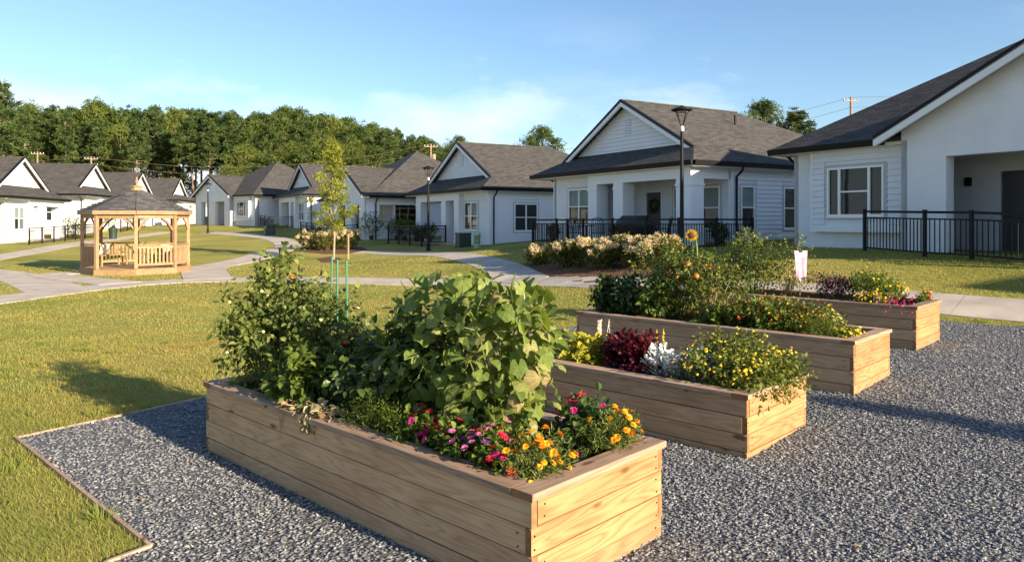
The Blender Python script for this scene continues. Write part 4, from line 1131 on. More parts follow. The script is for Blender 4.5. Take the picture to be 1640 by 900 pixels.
# ================================================================ trees
LM={}
LM['pine']=leafmat('pine_needles',[(.022,.043,.011),(.05,.086,.021),(.11,.155,.04)],trans=.25,rough=.6)
LM['oak']=leafmat('broadleaf_green',[(.03,.055,.013),(.065,.105,.023),(.13,.175,.043)],trans=.35)
LM['yellowgreen']=leafmat('yellow_green_leaves',[(.075,.105,.02),(.14,.18,.038),(.22,.25,.06)],trans=.4)
def pine_mesh(seed,h=20.0):
    r=np.random.default_rng(seed); tr=MB(); cr=MB()
    bend=r.normal(size=2)*.4
    z=np.linspace(-.3,h*.97,9); pts=np.column_stack([bend[0]*(z/h)**2,bend[1]*(z/h)**2,z])
    tr.tube(pts,np.linspace(.26,.05,9)*h/20,8)
    z0=h*r.uniform(.42,.56); nb=44
    for i in range(nb):
        t=(i+r.random())/nb; zz=z0+(h*.97-z0)*t; a=i*2.4+r.normal()*.4
        prof=(1-t)**.75*(.55+.45*min(1,t*4)); L=(.7+h*.125*prof)*r.uniform(.55,1.2)
        d=np.array([math.cos(a),math.sin(a),.10+.35*t]); c=np.array([bend[0]*(zz/h)**2,bend[1]*(zz/h)**2,zz])
        tip=c+d*L; tr.tube([c,c+d*L*.5+np.array([0,0,-.05*L]),tip],[.06*(1-t)+.02,.04*(1-t)+.015,.01],4,False)
        m=max(2,int(L*2.6))
        for q in range(m):
            u=.4+.65*q/m; cc=c+d*L*u+r.normal(size=3)*[.28,.28,.16]
            nn=21; dd=unit(r.normal(size=(nn,3))*[1,1,.55]+[0,0,.35]); P=cc+dd*r.uniform(.05,.62,(nn,1))
            cr.inst(*CROSS,P,frames(dd,unit(r.normal(size=(nn,3)))),r.uniform(.20,.38,nn),np.clip(r.normal(.5,.25)+r.normal(size=nn)*.15,0,1))
    return tr.mesh('trunk',MT['bark']),cr.mesh('crown',LM['pine'])
def broad_mesh(seed,h=14.0,w=.36,mat='oak',fine=1.0,trunk=.28,nclump=95,bark='bark',lo=.18,tk=1.0,point=False,cs=1.0):
    r=np.random.default_rng(seed); tr=MB(); cr=MB()
    tr.tube([(0,0,-.3),(.05,0,h*.2),(r.normal()*.15,r.normal()*.15,h*.5),(r.normal()*.2,r.normal()*.2,h*.88)],[h*.02*tk,h*.015*tk,h*.009*tk,h*.003*tk],8)
    for i in range(nclump):
        t=lo+(1-lo)*((i+r.random())/nclump); a=i*2.4+r.normal()*.5
        prof=math.sin(math.pi*min(1,((t-lo)/(1-lo))*.86+.14))**.7
        if point: tt=(t-lo)/(1-lo); prof=(1-tt)**.85*min(1,.35+tt*3)
        rad=h*w*prof*r.uniform(.25,1.05); c=np.array([rad*math.cos(a),rad*math.sin(a),h*t])
        if i%3==0: tr.tube([(0,0,h*t*.7),c*np.array([.5,.5,.93]),c],[h*.006*tk,h*.004*tk,h*.0015*tk],4,False)
        s=h*.075*cs*r.uniform(.7,1.35); nn=int(70*fine)
        dd=unit(r.normal(size=(nn,3))+[0,0,.3]); P=c+dd*(s*r.uniform(.25,1.0,(nn,1)))*[1.15,1.15,.8]
        cr.inst(*CROSS,P,frames(unit(dd+r.normal(size=(nn,3))*.6),unit(r.normal(size=(nn,3)))),h*r.uniform(.012,.022,nn)/max(.8,fine**.5),np.clip(r.normal(.5,.22)+r.normal(size=nn)*.14,0,1))
    return tr.mesh('trunk',MT[bark]),cr.mesh('crown',LM[mat])
PINES=[pine_mesh(s) for s in (11,12,13,14)]
OAKS=[broad_mesh(s,14,.34,'oak') for s in (21,22,23)]
YEL=[broad_mesh(s,14,.30,'yellowgreen') for s in (31,32)]
def tree(name,label,group,proto,x,y,h,h0,rz,wide=1.0):
    root=thing(name,label,'tree',(x,y,g1(x,y)),rz,group); k=h/h0; root.scale=(k*wide,k*wide,k)
    place('trunk',proto[0],(0,0,0),root); place('crown',proto[1],(0,0,0),root)
def top_profile(px):
    return np.interp(px,[-200,-60,60,150,220,300,380,450,480,530,590,625,660,700,760],[150,160,172,166,176,172,184,183,180,190,205,207,218,232,262])
k=0
for row,(D,dy,step) in enumerate(((117,22,30),(131,4,17),(146,0,17))):
    px=-110+row*9
    while px<725:
        p=px+random.uniform(-8,8); d=D+random.uniform(-5,5); y_top=top_profile(p)+dy*random.uniform(.2,1.6)+random.uniform(-7,8)
        x=x_at(p,d); h=ZC+(Y0-y_top)*d/F_PX-g1(x,d)
        if h>6:
            u=random.random(); east=p>370
            if (not east and u<.93) or (east and u<.45):
                tree('pine_tree','tall dark green pine in the wood behind the cottages','tall pines of the wood',PINES[k%4],x,d,h,20,random.uniform(0,6.3),random.uniform(.85,1.15))
            elif u<.88: tree('broadleaf_tree','rounded mid green broadleaf tree in the wood','broadleaf trees of the wood',OAKS[k%3],x,d,h,14,random.uniform(0,6.3),random.uniform(.85,1.1))
            else: tree('broadleaf_tree','lighter yellow green broadleaf tree in the wood','yellow green trees of the wood',YEL[k%2],x,d,h,14,random.uniform(0,6.3))
            k+=1
        px+=step
# lower, lighter trees at the edge of the wood
px=-100
while px<700:
    if px<350 and random.random()<.62: px+=26; continue
    d=108+random.uniform(-3,4); p=px+random.uniform(-8,8); x=x_at(p,d); h=random.uniform(5.5,9.5)*(1.25 if 360<p<600 else .62)
    if random.random()<.62: tree('understorey_tree','low yellow green tree at the front edge of the wood','low trees along the wood edge',YEL[k%2],x,d,h,14,random.uniform(0,6.3),1.35)
    else: tree('understorey_tree','low dark green tree at the front edge of the wood','dark low trees along the wood edge',OAKS[k%3],x,d,h,14,random.uniform(0,6.3),1.35)
    k+=1; px+=26
def lone(label,px,ytop,D,proto,h0,wide=1.0):
    x=x_at(px,D); h=ZC+(Y0-ytop)*D/F_PX-g1(x,D); tree('broadleaf_tree' if proto in OAKS+YEL else 'pine_tree',label,None,proto,x,D,h,h0,px*.1,wide)
lone('big pine rising above the wood at the sunlit cottage',5,128,98,PINES[1],20,1.0)
lone('round green tree top behind the ridge of the lamp post cottage',868,208,92,OAKS[0],14,1.1)
lone('small green tree top over the far shaded gable roofs',735,222,108,OAKS[1],14,.9)
lone('broad round tree top behind the barbecue cottage roof',1222,166,84,OAKS[2],14,1.0)
lone('layered pine top behind the barbecue cottage roof, by the utility pole',1290,172,80,PINES[2],20,1.2)
lone('dark pine behind the brick-gabled cottage chimney side',612,206,112,PINES[0],20,1.1)
# pale twiggy tree by the wood
m=MB(); pt=thing('bare_tree','pale multi-stemmed bare tree in front of the dark wood','tree',(x_at(32,102),102,g1(x_at(32,102),102)))
for i in range(9):
    a=i*.7+.2; sp=.5+.3*(i%3); m.tube([(0,0,-.3),(.5*math.cos(a),.5*math.sin(a),2.5),(sp*2.6*math.cos(a),sp*2.6*math.sin(a),7+.6*(i%4))],[.16,.10,.03],5)
m.build('trunk',MT['pale_bark'],pt)
m=MB()
for i in range(60):
    a=rng.random()*6.3; r0=rng.uniform(.8,2.4); z0=rng.uniform(4,7.5); c=np.array([r0*math.cos(a),r0*math.sin(a),z0])
    m.tube([c*[.6,.6,.85],c,c+np.array([math.cos(a)*.6,math.sin(a)*.6,.9])],[.03,.02,.008],4,False)
m.build('twigs',MT['pale_bark'],pt)
# trees that stand to the right beyond the frame and shade the gravel in streaks
def staked_tree(label,x,y,h,seed,fine,stakes=True,lo=.26,ncl=70,wd=.22):
    tr,cr=broad_mesh(seed,h,wd,'young',fine,bark='pale_bark',lo=lo,nclump=ncl,tk=.55,point=True,cs=.72)
    root=thing('young_tree',label,'tree',(x,y,g1(x,y)),.3)
    place('trunk',tr,(0,0,0),root); place('crown',cr,(0,0,0),root)
    return root
LM['young']=leafmat('young_maple_leaves',[(.15,.19,.028),(.26,.29,.05),(.38,.38,.08)],trans=.5)
tx,ty,tz=on_ground(534,416)
yt=staked_tree('slender young tree with sparse yellow green leaves beside the hydrangea mound',tx,ty,ZC+(Y0-228)*ty/F_PX-tz,41,.5,lo=.25,ncl=54,wd=.25)
m=MB(); m.box(-.03,.03,-.02,.02,-.2,1.25); o=m.build('wooden_stake',MT['cap_long']); o.location=(tx+.75,ty-.1,tz); tag(o,'pale wooden stake beside the slender young tree','stake')
staked_tree('young tree standing on the gravel side lawn casting streaked shade',10.6,.9,3.0,43,.8,ncl=55,lo=.18,wd=.26)

# ================================================================ utility poles and wires
def upole(label,px,ytop,D,arms=1,can=False):
    x=x_at(px,D); z=g1(x,D); zt=ZC+(Y0-ytop)*D/F_PX
    root=thing('utility_pole',label,'utility pole',(x,D,z),.25)
    m=MB(); m.tube([(0,0,-.5),(0,0,zt-z)],[.17,.11],8); m.build('pole',MT['bark'],root)
    for k in range(arms):
        zz=zt-z-.35-.9*k; m=MB(); m.box(-.85,.85,-.05,.05,zz-.05,zz+.05); arm=m.build('crossarm',MT['pale_bark'],root)
        for s in (-.8,-.4,.4,.8):
            m=MB(); m.lathe([(.05,zz+.07),(.07,zz+.12),(.04,zz+.2),(.06,zz+.24),(0,zz+.28)],8,(s,0,0)); m.build('insulator',MT['grey_trim'],arm)
    if can: m=MB(); m.lathe([(0,zt-z-2.3),(.25,zt-z-2.3),(.27,zt-z-2.2),(.27,zt-z-1.4),(.2,zt-z-1.3),(0,zt-z-1.28)],12,(.38,0,0)); m.build('transformer',MT['pale_bark'],root)
    return np.array([x,D,zt-.1])
pa=upole('utility pole with crossarm above the brick cottage roof',1363,156,72,1)
pb=upole('utility pole with transformer behind the brick-gabled cottage',690,231,96,1,True)
pc=upole('utility pole with two crossarms before the wood by gazebo',146,251,104,2,True)
pd_=upole('utility pole at the wood edge behind the sunlit cottage',60,243,110,1)
def wire(label,a,b,sag,off):
    t=np.linspace(0,1,24)[:,None]; P=a+(b-a)*t; P=P+np.array([off[0],off[1],off[2]]); P[:,2]-=sag*4*(t*(1-t))[:,0]
    m=MB(); m.tube(P,.018,4,False); o=m.build('power_line',MT['bark']); tag(o,label,'power line','power lines strung between the poles')
far_l=np.array([-150,118.,9.5]); far_r=np.array([95.,58,16.])
for i,dz in enumerate((.1,-.9)):
    wire('power line crossing the wood from pole to pole',pb,pc,2.2,(0,0,dz)); wire('power line running on from the two-armed pole towards the sunlit cottage',pc,far_l,1.2,(0,0,dz))
    wire('power line rising towards the pole above the brick cottage',pb,pa,2.5,(0,0,dz)); wire('power line leaving the pole above the brick cottage roof',pa,far_r,1.0,(0,0,dz))

# ================================================================ porch and lawn furniture
def local_obj(o,house,x,y,z,rz=0):
    wx,wy=hp(house,x,y); o.location=(wx,wy,house.location.z+z); o.rotation_euler=(0,0,house.rotation_euler.z+rz)
def grill():
    root=thing('barbecue','barbecue under a fitted black cover on the corner porch','barbecue')
    m=MB(); sec=[(.36,0),(.37,.55),(.40,.62),(.40,.86),(.33,1.02),(.2,1.10)]
    V=[];w=.78
    for r,z in sec:
        sx=w*(1.0 if .6<z<.9 else (.86 if z<.6 else .72)) 
        for a in range(16):
            c,s=math.cos(a*math.pi/8),math.sin(a*math.pi/8); pw=.35
            V.append((sx*np.sign(c)*abs(c)**pw,r*np.sign(s)*abs(s)**pw,z+random.uniform(-.008,.008)))
    f=[(i*16+k,i*16+(k+1)%16,(i+1)*16+(k+1)%16,(i+1)*16+k) for i in range(len(sec)-1) for k in range(16)]
    m.add(V,f); m.FN.append([(len(sec)-1)*16+k for k in range(16)]); m.rn.append(.5)
    m.build('cover',MT['grillcover'],root,True)
    m=MB(); m.box(-.05,.05,-.37,-.33,.56,.60); m.build('strap',MT['grillcover'],root)
    return root
gr=grill(); local_obj(gr,H4,7.0,-1.15,.0)
def patio_chair(label,house,x,y,rz,z=.0):
    root=thing('patio_chair',label,'chair'); local_obj(root,house,x,y,z,rz)
    for sx in (-.24,.24):
        m=MB(); m.tube([(sx,.22,0),(sx,.22,.62),(sx,-.2,.64)],.016,6); m.build('leg',MT['black'],root)
        m=MB(); m.tube([(sx,-.24,0),(sx,-.22,.42),(sx*.9,-.34,.98)],.016,6); m.build('leg',MT['black'],root)
    m=MB(); m.box(-.25,.25,-.22,.24,.41,.44); m.build('seat',MT['black'],root)
    m=MB(); m.tube([(-.22,-.335,.96),(-.1,-.36,1.03),(.1,-.36,1.03),(.22,-.335,.96)],.016,6)
    for k in range(5): m.tube([(-.16+k*.08,-.24,.46),(-.16+k*.08,-.345,.98)],.008,4)
    m.build('backrest',MT['black'],root)
patio_chair('black metal patio chair on the barbecue porch by the double window',H4,3.4,-1.2,.6)
patio_chair('black metal patio chair facing the double window on the barbecue porch',H4,4.9,-1.25,-2.2)
patio_chair('black metal patio chair under the wreath on the barbecue porch',H4,8.3,-1.0,2.6)
m=MB(); m.lathe([(.0,.70),(.34,.70),(.34,.73),(0,.73)],18); m.tube([(0,0,0),(0,0,.70)],.03,8); m.lathe([(.0,0),(.2,0),(.2,.02),(0,.03)],14)
o=m.build('patio_table',MT['black']); tag(o,'small round black patio table between two metal chairs','table'); local_obj(o,H4,4.15,-1.25,0)
# wreath
m=MB(); t=rng.random(260)*6.283; P=np.column_stack([.22*np.cos(t)+rng.normal(size=260)*.03,-rng.random(260)*.06,.22*np.sin(t)+rng.normal(size=260)*.03])
m.inst(*LEAF2,P,frames(rand_dirs(260),rand_dirs(260)),.09)
o=m.build('wreath',LM['oak']); tag(o,'leafy green wreath hanging on the door of the corner porch','wreath'); local_obj(o,H4,4.97,1.59,1.55)
def pot_plant(label,house,x,y,size,leaf='oak',z=.02,pot=True):
    root=thing('potted_plant',label,'plant'); local_obj(root,house,x,y,z)
    m=MB(); m.lathe([(0,0),(.13,0),(.18,.27),(.19,.28),(.16,.28),(.15,.25),(0,.25)],14); m.build('pot',MT['terracotta'],root,True)
    m=MB(); P,d=blob_points([(0,0,.25+size*.5,size*.5,size*.5,size*.5)],int(90+160*size),.3); sprigs(m,P,d,.14,4,LEAF2,.10)
    m.build('foliage',LM[leaf],root)
    m=MB()
    for i in range(6): a=i*1.05; m.tube([(0,0,.24),(size*.2*math.cos(a),size*.2*math.sin(a),.24+size*.5)],.008,4)
    m.build('stem',MT['stem'],root)
pot_plant('bushy potted plant under the porch window behind the covered barbecue',H4,7.6,.9,.55)
pot_plant('small potted plant at the railing corner by the double window',H4,1.7,-1.2,.4)
pot_plant('potted plant between the patio chairs and the covered barbecue',H4,5.75,-.95,.42)
pot_plant('potted plant in the side opening of the barbecue porch',H4,9.4,.7,.5)
pot_plant('large dark shrub in a pot behind the railing near the lamp post',H3,-.1,-1.0,1.1)
pot_plant('potted plant against the pier behind the lamp post railing',H3,2.0,-1.1,.7)
pot_plant('leafy potted plant at the utility box end of the lamp post railing',H3,3.9,-1.1,.8)
pot_plant('potted plant by the door behind the lamp post railing',H3,3.0,-1.2,.55)
for i,(xx,sz) in enumerate(((9.0,1.6),(10.1,1.2))):
    pot_plant(('wide climbing shrub below the dried vine trellis','shrub beside the downspout under the side porch opening')[i],H2,xx+2.3,-.2+1.4*i,sz)
pot_plant('light leafy shrub at the porch of the small gabled sunlit cottage',L2,4.0,-1.0,1.9,'yellowgreen')
pot_plant('round shrub behind the railing of the broad gabled sunlit cottage',L1,8.9,-1.0,1.5,'oak')
# dried vines on a trellis in the side porch opening
tr=thing('trellis','pale dried vine trellis inside the side porch opening','trellis'); local_obj(tr,H2,11.45,1.8,.95)
for k in range(5): m=MB(); m.tube([(.05*math.sin(k),-1.3+k*.62,0),(.1,-1.25+k*.62,1.35)],.02,5); m.build('upright',MT['dry_stem'],tr)
for k in range(3): m=MB(); m.tube([(.05,-1.35,.3+k*.4),(.08,0,.38+k*.42),(.05,1.3,.3+k*.45)],.018,5); m.build('cane',MT['dry_stem'],tr)
# utility pedestals on the lawn
def pedestal(label,px,py,w,h,mat,dome):
    x,y,z=on_ground(px,py); root=thing('utility_pedestal',label,'utility box',(x,y,z),.5)
    m=MB()
    if dome: m.lathe([(w,-.1),(w,h*.72),(w*1.12,h*.72),(w*1.12,h*.9),(w*.8,h),(0,h*1.02)],14)
    else: m.bbox(-w,w,-w*.8,w*.8,-.1,h*.9,.02); m.bbox(-w*1.05,w*1.05,-w*.85,w*.85,h*.9,h,.02)
    m.build('housing',mat,root,dome)
    m=MB(); m.box(-w*.7,w*.7,-w*.83-.006,-w*.8+.0,h*.15,h*.7) if not dome else m.lathe([(w*1.02,h*.3),(w*1.02,h*.34)],14)
    m.build('door_panel' if not dome else 'band',MT['greybox'],root)
pedestal('squat dark green utility box on lawn beside pale pedestal',742,396,.34,.75,MT['greybox'],False)
pedestal('pale green domed utility pedestal on lawn by the white wall',764,397,.16,.78,MT['palegreen'],True)
pedestal('dark green utility box on lawn behind the curved path',432,377,.4,.75,MT['greybox'],False)
bx,by,_=on_ground(181,383)
m=MB(); m.lathe([(.26,0),(.30,.75),(.31,.78),(.29,.82),(.15,.95),(0,.97)],12); o=m.build('litter_bin',MT['greybox'],None,True); o.location=(bx,by,g1(bx,by)); tag(o,'dark litter bin on the lawn behind the gazebo','bin')

# ================================================================ hydrangeas
LM['hyd']=leafmat('hydrangea_leaves',[(.055,.075,.016),(.11,.13,.025),(.20,.19,.04)],trans=.35)
MT['hydflower']=leafmat('hydrangea_flower',[(.50,.36,.20),(.66,.55,.36),(.74,.68,.52)],trans=.25,rough=.8)
fl=MB(); P,d=blob_points([(0,0,0,1,1,.85)],150,.75); fl.inst(*LEAF2,P*1.0,frames(unit(d+rng.normal(size=d.shape)*.5),d),.55); HYD_ME=[fl.mesh('flower_head',MT['hydflower'])]
fl=MB(); P,d=blob_points([(0,0,.2,.8,.8,1.2)],150,.75); fl.inst(*LEAF2,P*1.0,frames(unit(d+rng.normal(size=d.shape)*.5),d),.5); HYD_ME.append(fl.mesh('flower_head',MT['hydflower']))
def hydrangea(label,x,y,w,h,nf,seed=0):
    root=thing('hydrangea',label,'shrub',(x,y,g1(x,y)),random.random()*6,'hydrangea shrubs in mulch')
    bl=[(0,0,h*.45,w*.5,w*.5,h*.45)]+[(random.uniform(-.3,.3)*w,random.uniform(-.3,.3)*w,h*random.uniform(.4,.65),w*.28,w*.28,h*.3) for _ in range(4)]
    m=MB(); P,d=blob_points(bl,int(420*w),.4); sprigs(m,P,d,.12,4,LEAF2,.10); m.build('foliage',LM['hyd'],root)
    m=MB()
    for i in range(9): a=i*.7; m.tube([(0,0,-.05),(.2*w*math.cos(a),.2*w*math.sin(a),h*.5),(.33*w*math.cos(a),.33*w*math.sin(a),h*.8)],.008,4)
    m.build('stem',MT['dry_stem'],root)
    P,d=blob_points(bl,nf*3,.95); k=np.argsort(-(P[:,2]-.25*P[:,1]))[:nf]
    for i in k: place('flower_head',HYD_ME[i%2],P[i]+d[i]*.03,root,(random.uniform(-.5,.5),random.uniform(-.5,.5),random.random()*6),random.uniform(.065,.11))
hs=[(862,415,.75,.62),(905,419,.85,.8),(935,417,.9,.82),(965,421,.9,.85),(1000,418,1.0,.9),(1032,421,1.0,.85),(1062,417,1.0,.85)]
HL=['small separate hydrangea at the tip of the mulch bed','creamy hydrangea next to the small separate one','hydrangea with pale cream heads before the metal chairs','tan-headed hydrangea below the black railing','hydrangea with many tan heads in front of the covered barbecue','hydrangea between the many-headed one and the tall lamp post base','hydrangea wrapping the tall lamp post base']
for (px,py,w,h),lb in zip(hs,HL): x,y,_=on_ground(px,py+9); hydrangea(lb,x,y,w,h,34)
for (px,py,w,h),lb in zip(((498,398,1.4,1.1),(525,399,1.5,1.2),(555,398,1.4,1.15)),('tan hydrangea at the far path side of the lawn mound','tan hydrangea right behind the young tree trunk','tan hydrangea at the railing side of the lawn mound')):
    x,y,_=on_ground(px,py+2); hydrangea(lb,x,y,w,h,44)
# ================================================================ raised beds
YAW=.76
MT['endgrain']=noise_col('board_end_grain',(.20,.095,.04),(.33,.17,.075),scale=25,rough=.85)
d1=np.array([-math.cos(YAW),math.sin(YAW)]); d2=np.array([math.sin(YAW),math.cos(YAW)])
BEDS=[dict(P=np.array([.096,3.518]),top=.571,L=3.63,W=1.2),dict(P=np.array([1.842,5.719]),top=.523,L=3.63,W=1.2),
      dict(P=np.array([3.48,7.44]),top=.668,L=3.63,W=1.2),dict(P=np.array([5.335,9.655]),top=.759,L=3.63,W=1.2)]
BL=['raised timber bed with the cucumber vine and red, pink and orange flowers','raised timber bed with red coleus and yellow lantana','raised timber bed with the sunflower and a bare weathered end cap','raised timber bed with purple flower mound and pink cloth on a stake']
BZ=math.pi/2-YAW
for B_,lb in zip(BEDS,BL):
    L,W=B_['L'],B_['W']; z0=B_['top']-.60
    root=thing('raised_bed',lb,'planter',(B_['P'][0],B_['P'][1],z0),BZ,'raised garden beds'); B_['root']=root
    T=.04; i0=.02                                   # body sits in under the cap
    def board(name,x0,x1,y0,y1,za,zb,mat,j=.0028):
        dx,dy=random.uniform(-j,j),random.uniform(-j,j)
        m=MB(); cx_,cy_=(x0+x1)/2,(y0+y1)/2
        m.bbox(x0-cx_,x1-cx_,y0-cy_,y1-cy_,za,zb,.004); o=m.build(name,[mat,MT['endgrain']],root); o.location=(cx_+dx,cy_+dy,random.uniform(-.0015,.0015) if j else 0); o.rotation_euler=(0,0,random.uniform(-.0012,.0012) if j else 0)
        for q in list(o.data.polygons)[-2:]: q.material_index=1
        return o
    for c in range(4):
        zb=.56-.14*c; za=zb-.1345; odd=c%2
        ya,yb=(i0+T+.001,L-i0-T-.001) if odd else (i0,L-i0)
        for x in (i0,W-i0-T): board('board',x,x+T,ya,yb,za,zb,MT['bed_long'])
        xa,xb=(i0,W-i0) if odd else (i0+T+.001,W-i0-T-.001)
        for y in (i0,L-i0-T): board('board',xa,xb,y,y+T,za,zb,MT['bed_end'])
    sm=MB(); sm.lathe([(.0055,0),(.0055,.0012),(.003,.0018),(0,.0014)],8); sme=sm.mesh('screw',MT['black'])
    for c in range(4):
        for dz in (.035,.1):
            zc=.56-.14*c-.137+dz
            for y in (i0+.022 if c%2==0 else i0+T+.05,L-i0-.05):
                place('screw',sme,(i0-.0018,y+random.uniform(-.006,.006),zc+random.uniform(-.006,.006)),root,(0,-math.pi/2,0))
            for x in (i0+T+.05 if c%2==0 else i0+.02,W-i0-.06):
                place('screw',sme,(x+random.uniform(-.006,.006),i0-.0018,zc+random.uniform(-.006,.006)),root,(math.pi/2,0,0))
    for x in (i0+T,W-i0-T-.09):
        for y in (i0+T,L-i0-T-.09): board('corner_post',x+.001,x+.088,y+.001,y+.088,-.02,.558,MT['cedar'],0)
    cw=.14
    for y0 in (0,L-cw): board('cap_board',0,W,y0,y0+cw,.5602,.60,MT['cap_end'])
    mid=L*.5
    for x0 in (0,W-cw):
        board('cap_board',x0,x0+cw,cw+.002,mid-.001,.5602,.60,MT['cap_long']); board('cap_board',x0,x0+cw,mid+.001,L-cw-.002,.5602,.60,MT['cap_long'])
    m=MB(); n,k=14,34
    X,Y=np.meshgrid(np.linspace(i0+T,W-i0-T,n),np.linspace(i0+T,L-i0-T,k)); Z=.485+rng.normal(size=X.shape)*.010
    q=np.arange((k-1)*n).reshape(k-1,n)[:,:-1].ravel(); m.add(np.stack([X.ravel(),Y.ravel(),Z.ravel()],1),np.stack([q,q+1,q+n+1,q+n],1)); m.build('soil',MT['soil'],root,True)
def a_at(k,px,b):
    B_=BEDS[k]; r=(px-820)/F_PX; X=B_['P'][0]+d2[0]*b; Y=B_['P'][1]+d2[1]*b
    return float(np.clip((X-r*Y)/(r*d1[1]-d1[0]),.12,B_['L']-.12))
def bw(k,a,b):
    p=BEDS[k]['P']+d1*a+d2*b; return (p[0],p[1],BEDS[k]['top']-.115)
SPOT=None
def spot(k,px,b):
    global SPOT
    a=a_at(k,px,b); SPOT=(k,a,b); return bw(k,a,b)

# ---------------------------------------------------------------- plant parts
LM['tomato']=leafmat('tomato_leaves',[(.05,.08,.017),(.095,.135,.03),(.15,.19,.045),(.22,.24,.07)],trans=.3)
LM['dark']=leafmat('dark_glossy_leaves',[(.03,.058,.015),(.06,.10,.025),(.10,.145,.037)],trans=.25,rough=.35,spec=.4)
LM['bright']=leafmat('fresh_green_leaves',[(.06,.105,.018),(.11,.165,.03),(.18,.225,.045)],trans=.35)
LM['fern']=leafmat('ferny_leaves',[(.045,.085,.012),(.09,.14,.02),(.15,.19,.03)],trans=.4)
LM['lime']=leafmat('lime_coleus_leaves',[(.26,.27,.025),(.42,.40,.04),(.55,.50,.08)],trans=.35)
LM['wine']=leafmat('wine_red_leaves',[(.03,.006,.011),(.085,.011,.02),(.18,.024,.03)],trans=.3,rough=.45)
LM['silver']=leafmat('silver_leaves',[(.38,.42,.44),(.55,.58,.60),(.66,.68,.68)],trans=.15,rough=.8)
LM['lantana']=leafmat('lantana_leaves',[(.06,.09,.017),(.12,.155,.03),(.20,.22,.045)],trans=.35)
LM['purple']=leafmat('dark_purple_leaves',[(.02,.012,.025),(.05,.025,.05),(.07,.06,.04)],trans=.2)
LM['dry']=leafmat('withered_leaves',[(.16,.11,.055),(.30,.23,.12),(.42,.36,.22),(.22,.24,.10)],trans=.2,rough=.8)
LM['cuc']=leafmat('cucumber_leaf',[(.12,.18,.036),(.20,.27,.065),(.29,.34,.105)],trans=.42)
LM['cuc_pale']=leafmat('fading_cucumber_leaf',[(.15,.18,.05),(.23,.25,.075),(.30,.28,.11)],trans=.35)
LM['cuc_dry']=leafmat('dry_cucumber_leaf',[(.25,.19,.09),(.36,.31,.16),(.42,.38,.22)],trans=.3,rough=.8)
def add_veins(m):
    nt=m.node_tree; b=nt.nodes['Principled BSDF']; src=b.inputs['Base Color'].links[0].from_socket
    tc=N(nt,'ShaderNodeTexCoord'); sp=N(nt,'ShaderNodeSeparateXYZ'); nt.links.new(tc.outputs['Object'],sp.inputs[0])
    at=N(nt,'ShaderNodeMath',operation='ARCTAN2'); nt.links.new(sp.outputs[1],at.inputs[0]); nt.links.new(sp.outputs[0],at.inputs[1])
    mu=N(nt,'ShaderNodeMath',operation='MULTIPLY'); mu.inputs[1].default_value=1.35; nt.links.new(at.outputs[0],mu.inputs[0])
    pp=N(nt,'ShaderNodeMath',operation='PINGPONG'); pp.inputs[1].default_value=.5; nt.links.new(mu.outputs[0],pp.inputs[0])
    mr=N(nt,'ShaderNodeMapRange'); mr.inputs['From Min'].default_value=.0; mr.inputs['From Max'].default_value=.075; mr.inputs['To Min'].default_value=.55; mr.inputs['To Max'].default_value=0
    nt.links.new(pp.outputs[0],mr.inputs['Value'])
    no=N(nt,'ShaderNodeTexNoise',Scale=3.2,Detail=5); nt.links.new(tc.outputs['Object'],no.inputs['Vector'])
    c=mixc2(nt,.65,src,ramp(nt,no.outputs['Fac'],[(.3,(.62,.68,.55)),(.7,(1.25,1.2,1.1))]),'MULTIPLY')
    c=mixc2(nt,mr.outputs[0],c,(.27,.30,.13))
    nt.links.new(c,b.inputs['Base Color']); bump(nt,b,mr.outputs[0],.5,.05)
for k_ in ('cuc','cuc_pale','cuc_dry'): add_veins(LM[k_])
def petal_flower(name,mat,rings=((8,1.0,.05),(7,.62,.28)),centre=None):
    m=MB(); tv=np.array([(0.05,0,0),(.55,.30,.06),(1,.16,.0),(1,-.16,.0),(.55,-.30,.06)]); tf=[(0,1,2),(0,2,3),(0,3,4)]
    for n,r,lift in rings:
        a=np.arange(n)*2*math.pi/n+random.random(); d=np.column_stack([np.cos(a),np.sin(a),np.full(n,lift+.1)])
        m.inst(tv,tf,np.column_stack([np.zeros((n,2)),np.full(n,lift*.5)]),frames(d,np.tile([0,0,1.],(n,1))+rng.normal(size=(n,3))*.12),np.full(n,r),rng.random(n))
    return m.mesh(name,mat)
def fm(name,a,b): return leafmat(name,[a,b],trans=.25,rough=.7)
PET=dict(red=fm('crimson_petals',(.42,.012,.03),(.68,.03,.06)),magenta=fm('magenta_petals',(.45,.015,.16),(.66,.05,.28)),pink=fm('pink_petals',(.62,.12,.36),(.78,.30,.52)),purple=fm('purple_petals',(.18,.03,.20),(.34,.08,.36)),
  orange=fm('orange_petals',(.72,.24,.010),(.86,.42,.02)),gold=fm('golden_petals',(.80,.42,.015),(.88,.56,.04)),yellow=fm('yellow_petals',(.78,.62,.03),(.86,.76,.10)),pale=fm('pale_yellow_petals',(.78,.70,.26),(.84,.80,.45)),cream=fm('white_petals',(.72,.70,.64),(.82,.80,.76)),
  tangerine=fm('tangerine_petals',(.74,.14,.02),(.82,.28,.04)))
FLW={}
for c in ('red','magenta','pink','purple','cream'): FLW[c]=petal_flower('flower_head',PET[c])
for c in ('orange','gold','yellow','tangerine','pale'): FLW['m_'+c]=petal_flower('flower_head',PET[c],((11,1.0,.0),(10,.85,.30),(8,.6,.62),(5,.35,.85)))
